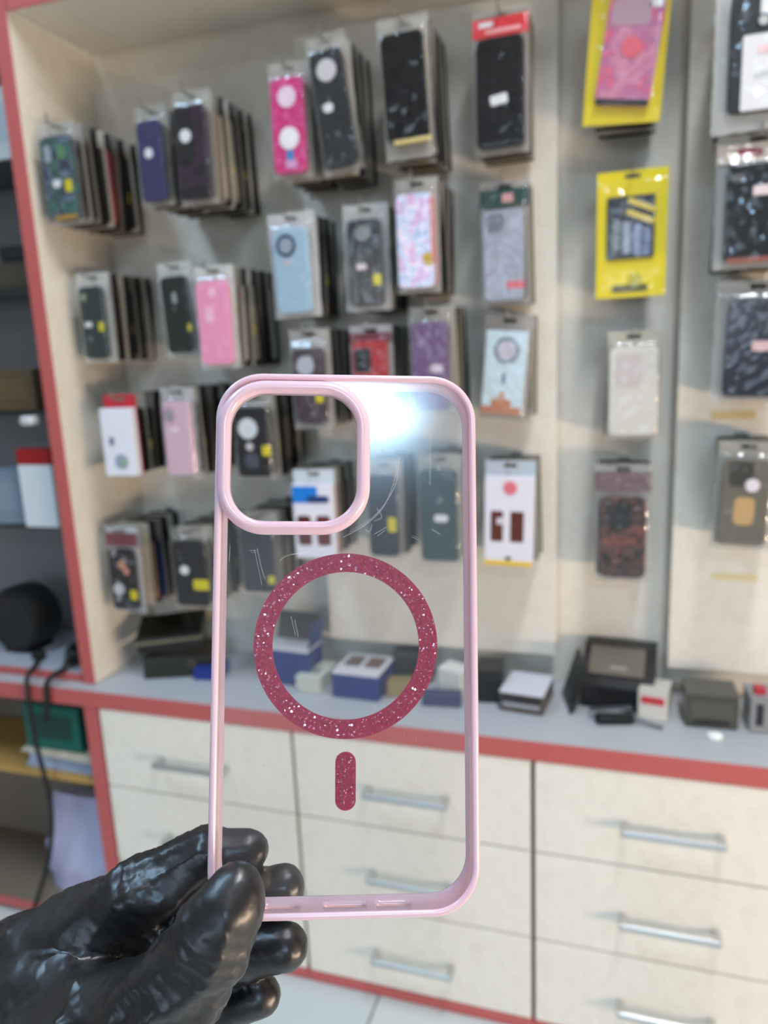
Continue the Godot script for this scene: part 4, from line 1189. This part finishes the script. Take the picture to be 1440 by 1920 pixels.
		for jn in [["t2", "t1", 0.009], ["t1", "t0", 0.012], ["i2", "i1", 0.010], ["m3", "m2", 0.008], ["r3", "r2", 0.008]]:
			var ax: Vector3 = (P[jn[1]] - P[jn[0]]).normalized()
			var d: Vector3 = p - P[jn[0]]
			var al := d.dot(ax)
			var rad: float = (d - ax * al).length()
			if rad < J[jn[0]][3] * 0.00135:
				wr += exp(-pow(al / jn[2], 2.0)) * sin(al * 1350.0 + n2.get_noise_3dv(p * 0.5) * 3.5) * 0.00032
		verts[i] = p + nn * (fold * k + wr + (n1.get_noise_3dv(q) * 0.0021) * (0.18 + 0.82 * k) + n2.get_noise_3dv(p) * 0.00022)
	# where the thumb and the fingers press on the case the rubber lies flat against it
	var to_case := case_t.affine_inverse() * cam.transform
	var from_case := to_case.affine_inverse()
	for i in verts.size():
		var l := to_case * verts[i]
		if absf(l.x) < 0.0418 and absf(l.y) < 0.0840 and l.z < 0.001 and l.z > -0.0122:
			l.z = 0.001 if l.z > -0.006 else -0.0122
			verts[i] = from_case * l
	var normals := PackedVector3Array()
	normals.resize(verts.size())
	for i in range(0, idx.size(), 3):
		var a := verts[idx[i]]
		var nn := (verts[idx[i + 2]] - a).cross(verts[idx[i + 1]] - a)
		for k in 3:
			normals[idx[i + k]] += nn
	for i in normals.size():
		normals[i] = normals[i].normalized()
	var arr := []
	arr.resize(Mesh.ARRAY_MAX)
	var origin: Vector3 = P["w"]
	for i in verts.size():
		verts[i] -= origin
	arr[Mesh.ARRAY_VERTEX] = verts
	arr[Mesh.ARRAY_NORMAL] = normals
	arr[Mesh.ARRAY_INDEX] = idx
	var mesh := ArrayMesh.new()
	mesh.add_surface_from_arrays(Mesh.PRIMITIVE_TRIANGLES, arr)
	var glove := StandardMaterial3D.new()
	glove.albedo_color = rgb(24, 25, 28)
	glove.roughness = 0.36
	glove.metallic_specular = 0.6
	var nt := FastNoiseLite.new()
	nt.seed = 23
	nt.frequency = 0.02
	nt.fractal_type = FastNoiseLite.FRACTAL_RIDGED
	nt.fractal_octaves = 3
	glove.heightmap_enabled = true
	glove.heightmap_texture = ImageTexture.create_from_image(nt.get_seamless_image(256, 256))
	glove.heightmap_scale = 0.018
	glove.uv1_triplanar = true
	glove.uv1_scale = Vector3.ONE / 0.07
	var t := thing("gloved_hand", "hand in a crinkled black rubber glove pinching the pink framed phone case", "hand")
	t.transform = cam.transform * Transform3D(Basis(), origin)
	part("glove", mesh, glove, t)
	var sl := []
	var d1: Vector3 = P["w2"] - origin
	var dir := d1.normalized()
	for k in 7:
		sl.append(d1 + dir * (-0.004 + 0.05 * k))
	part("sleeve", tube(sl, 0.034, 20), mat(rgb(60, 66, 80), 0.8), t)
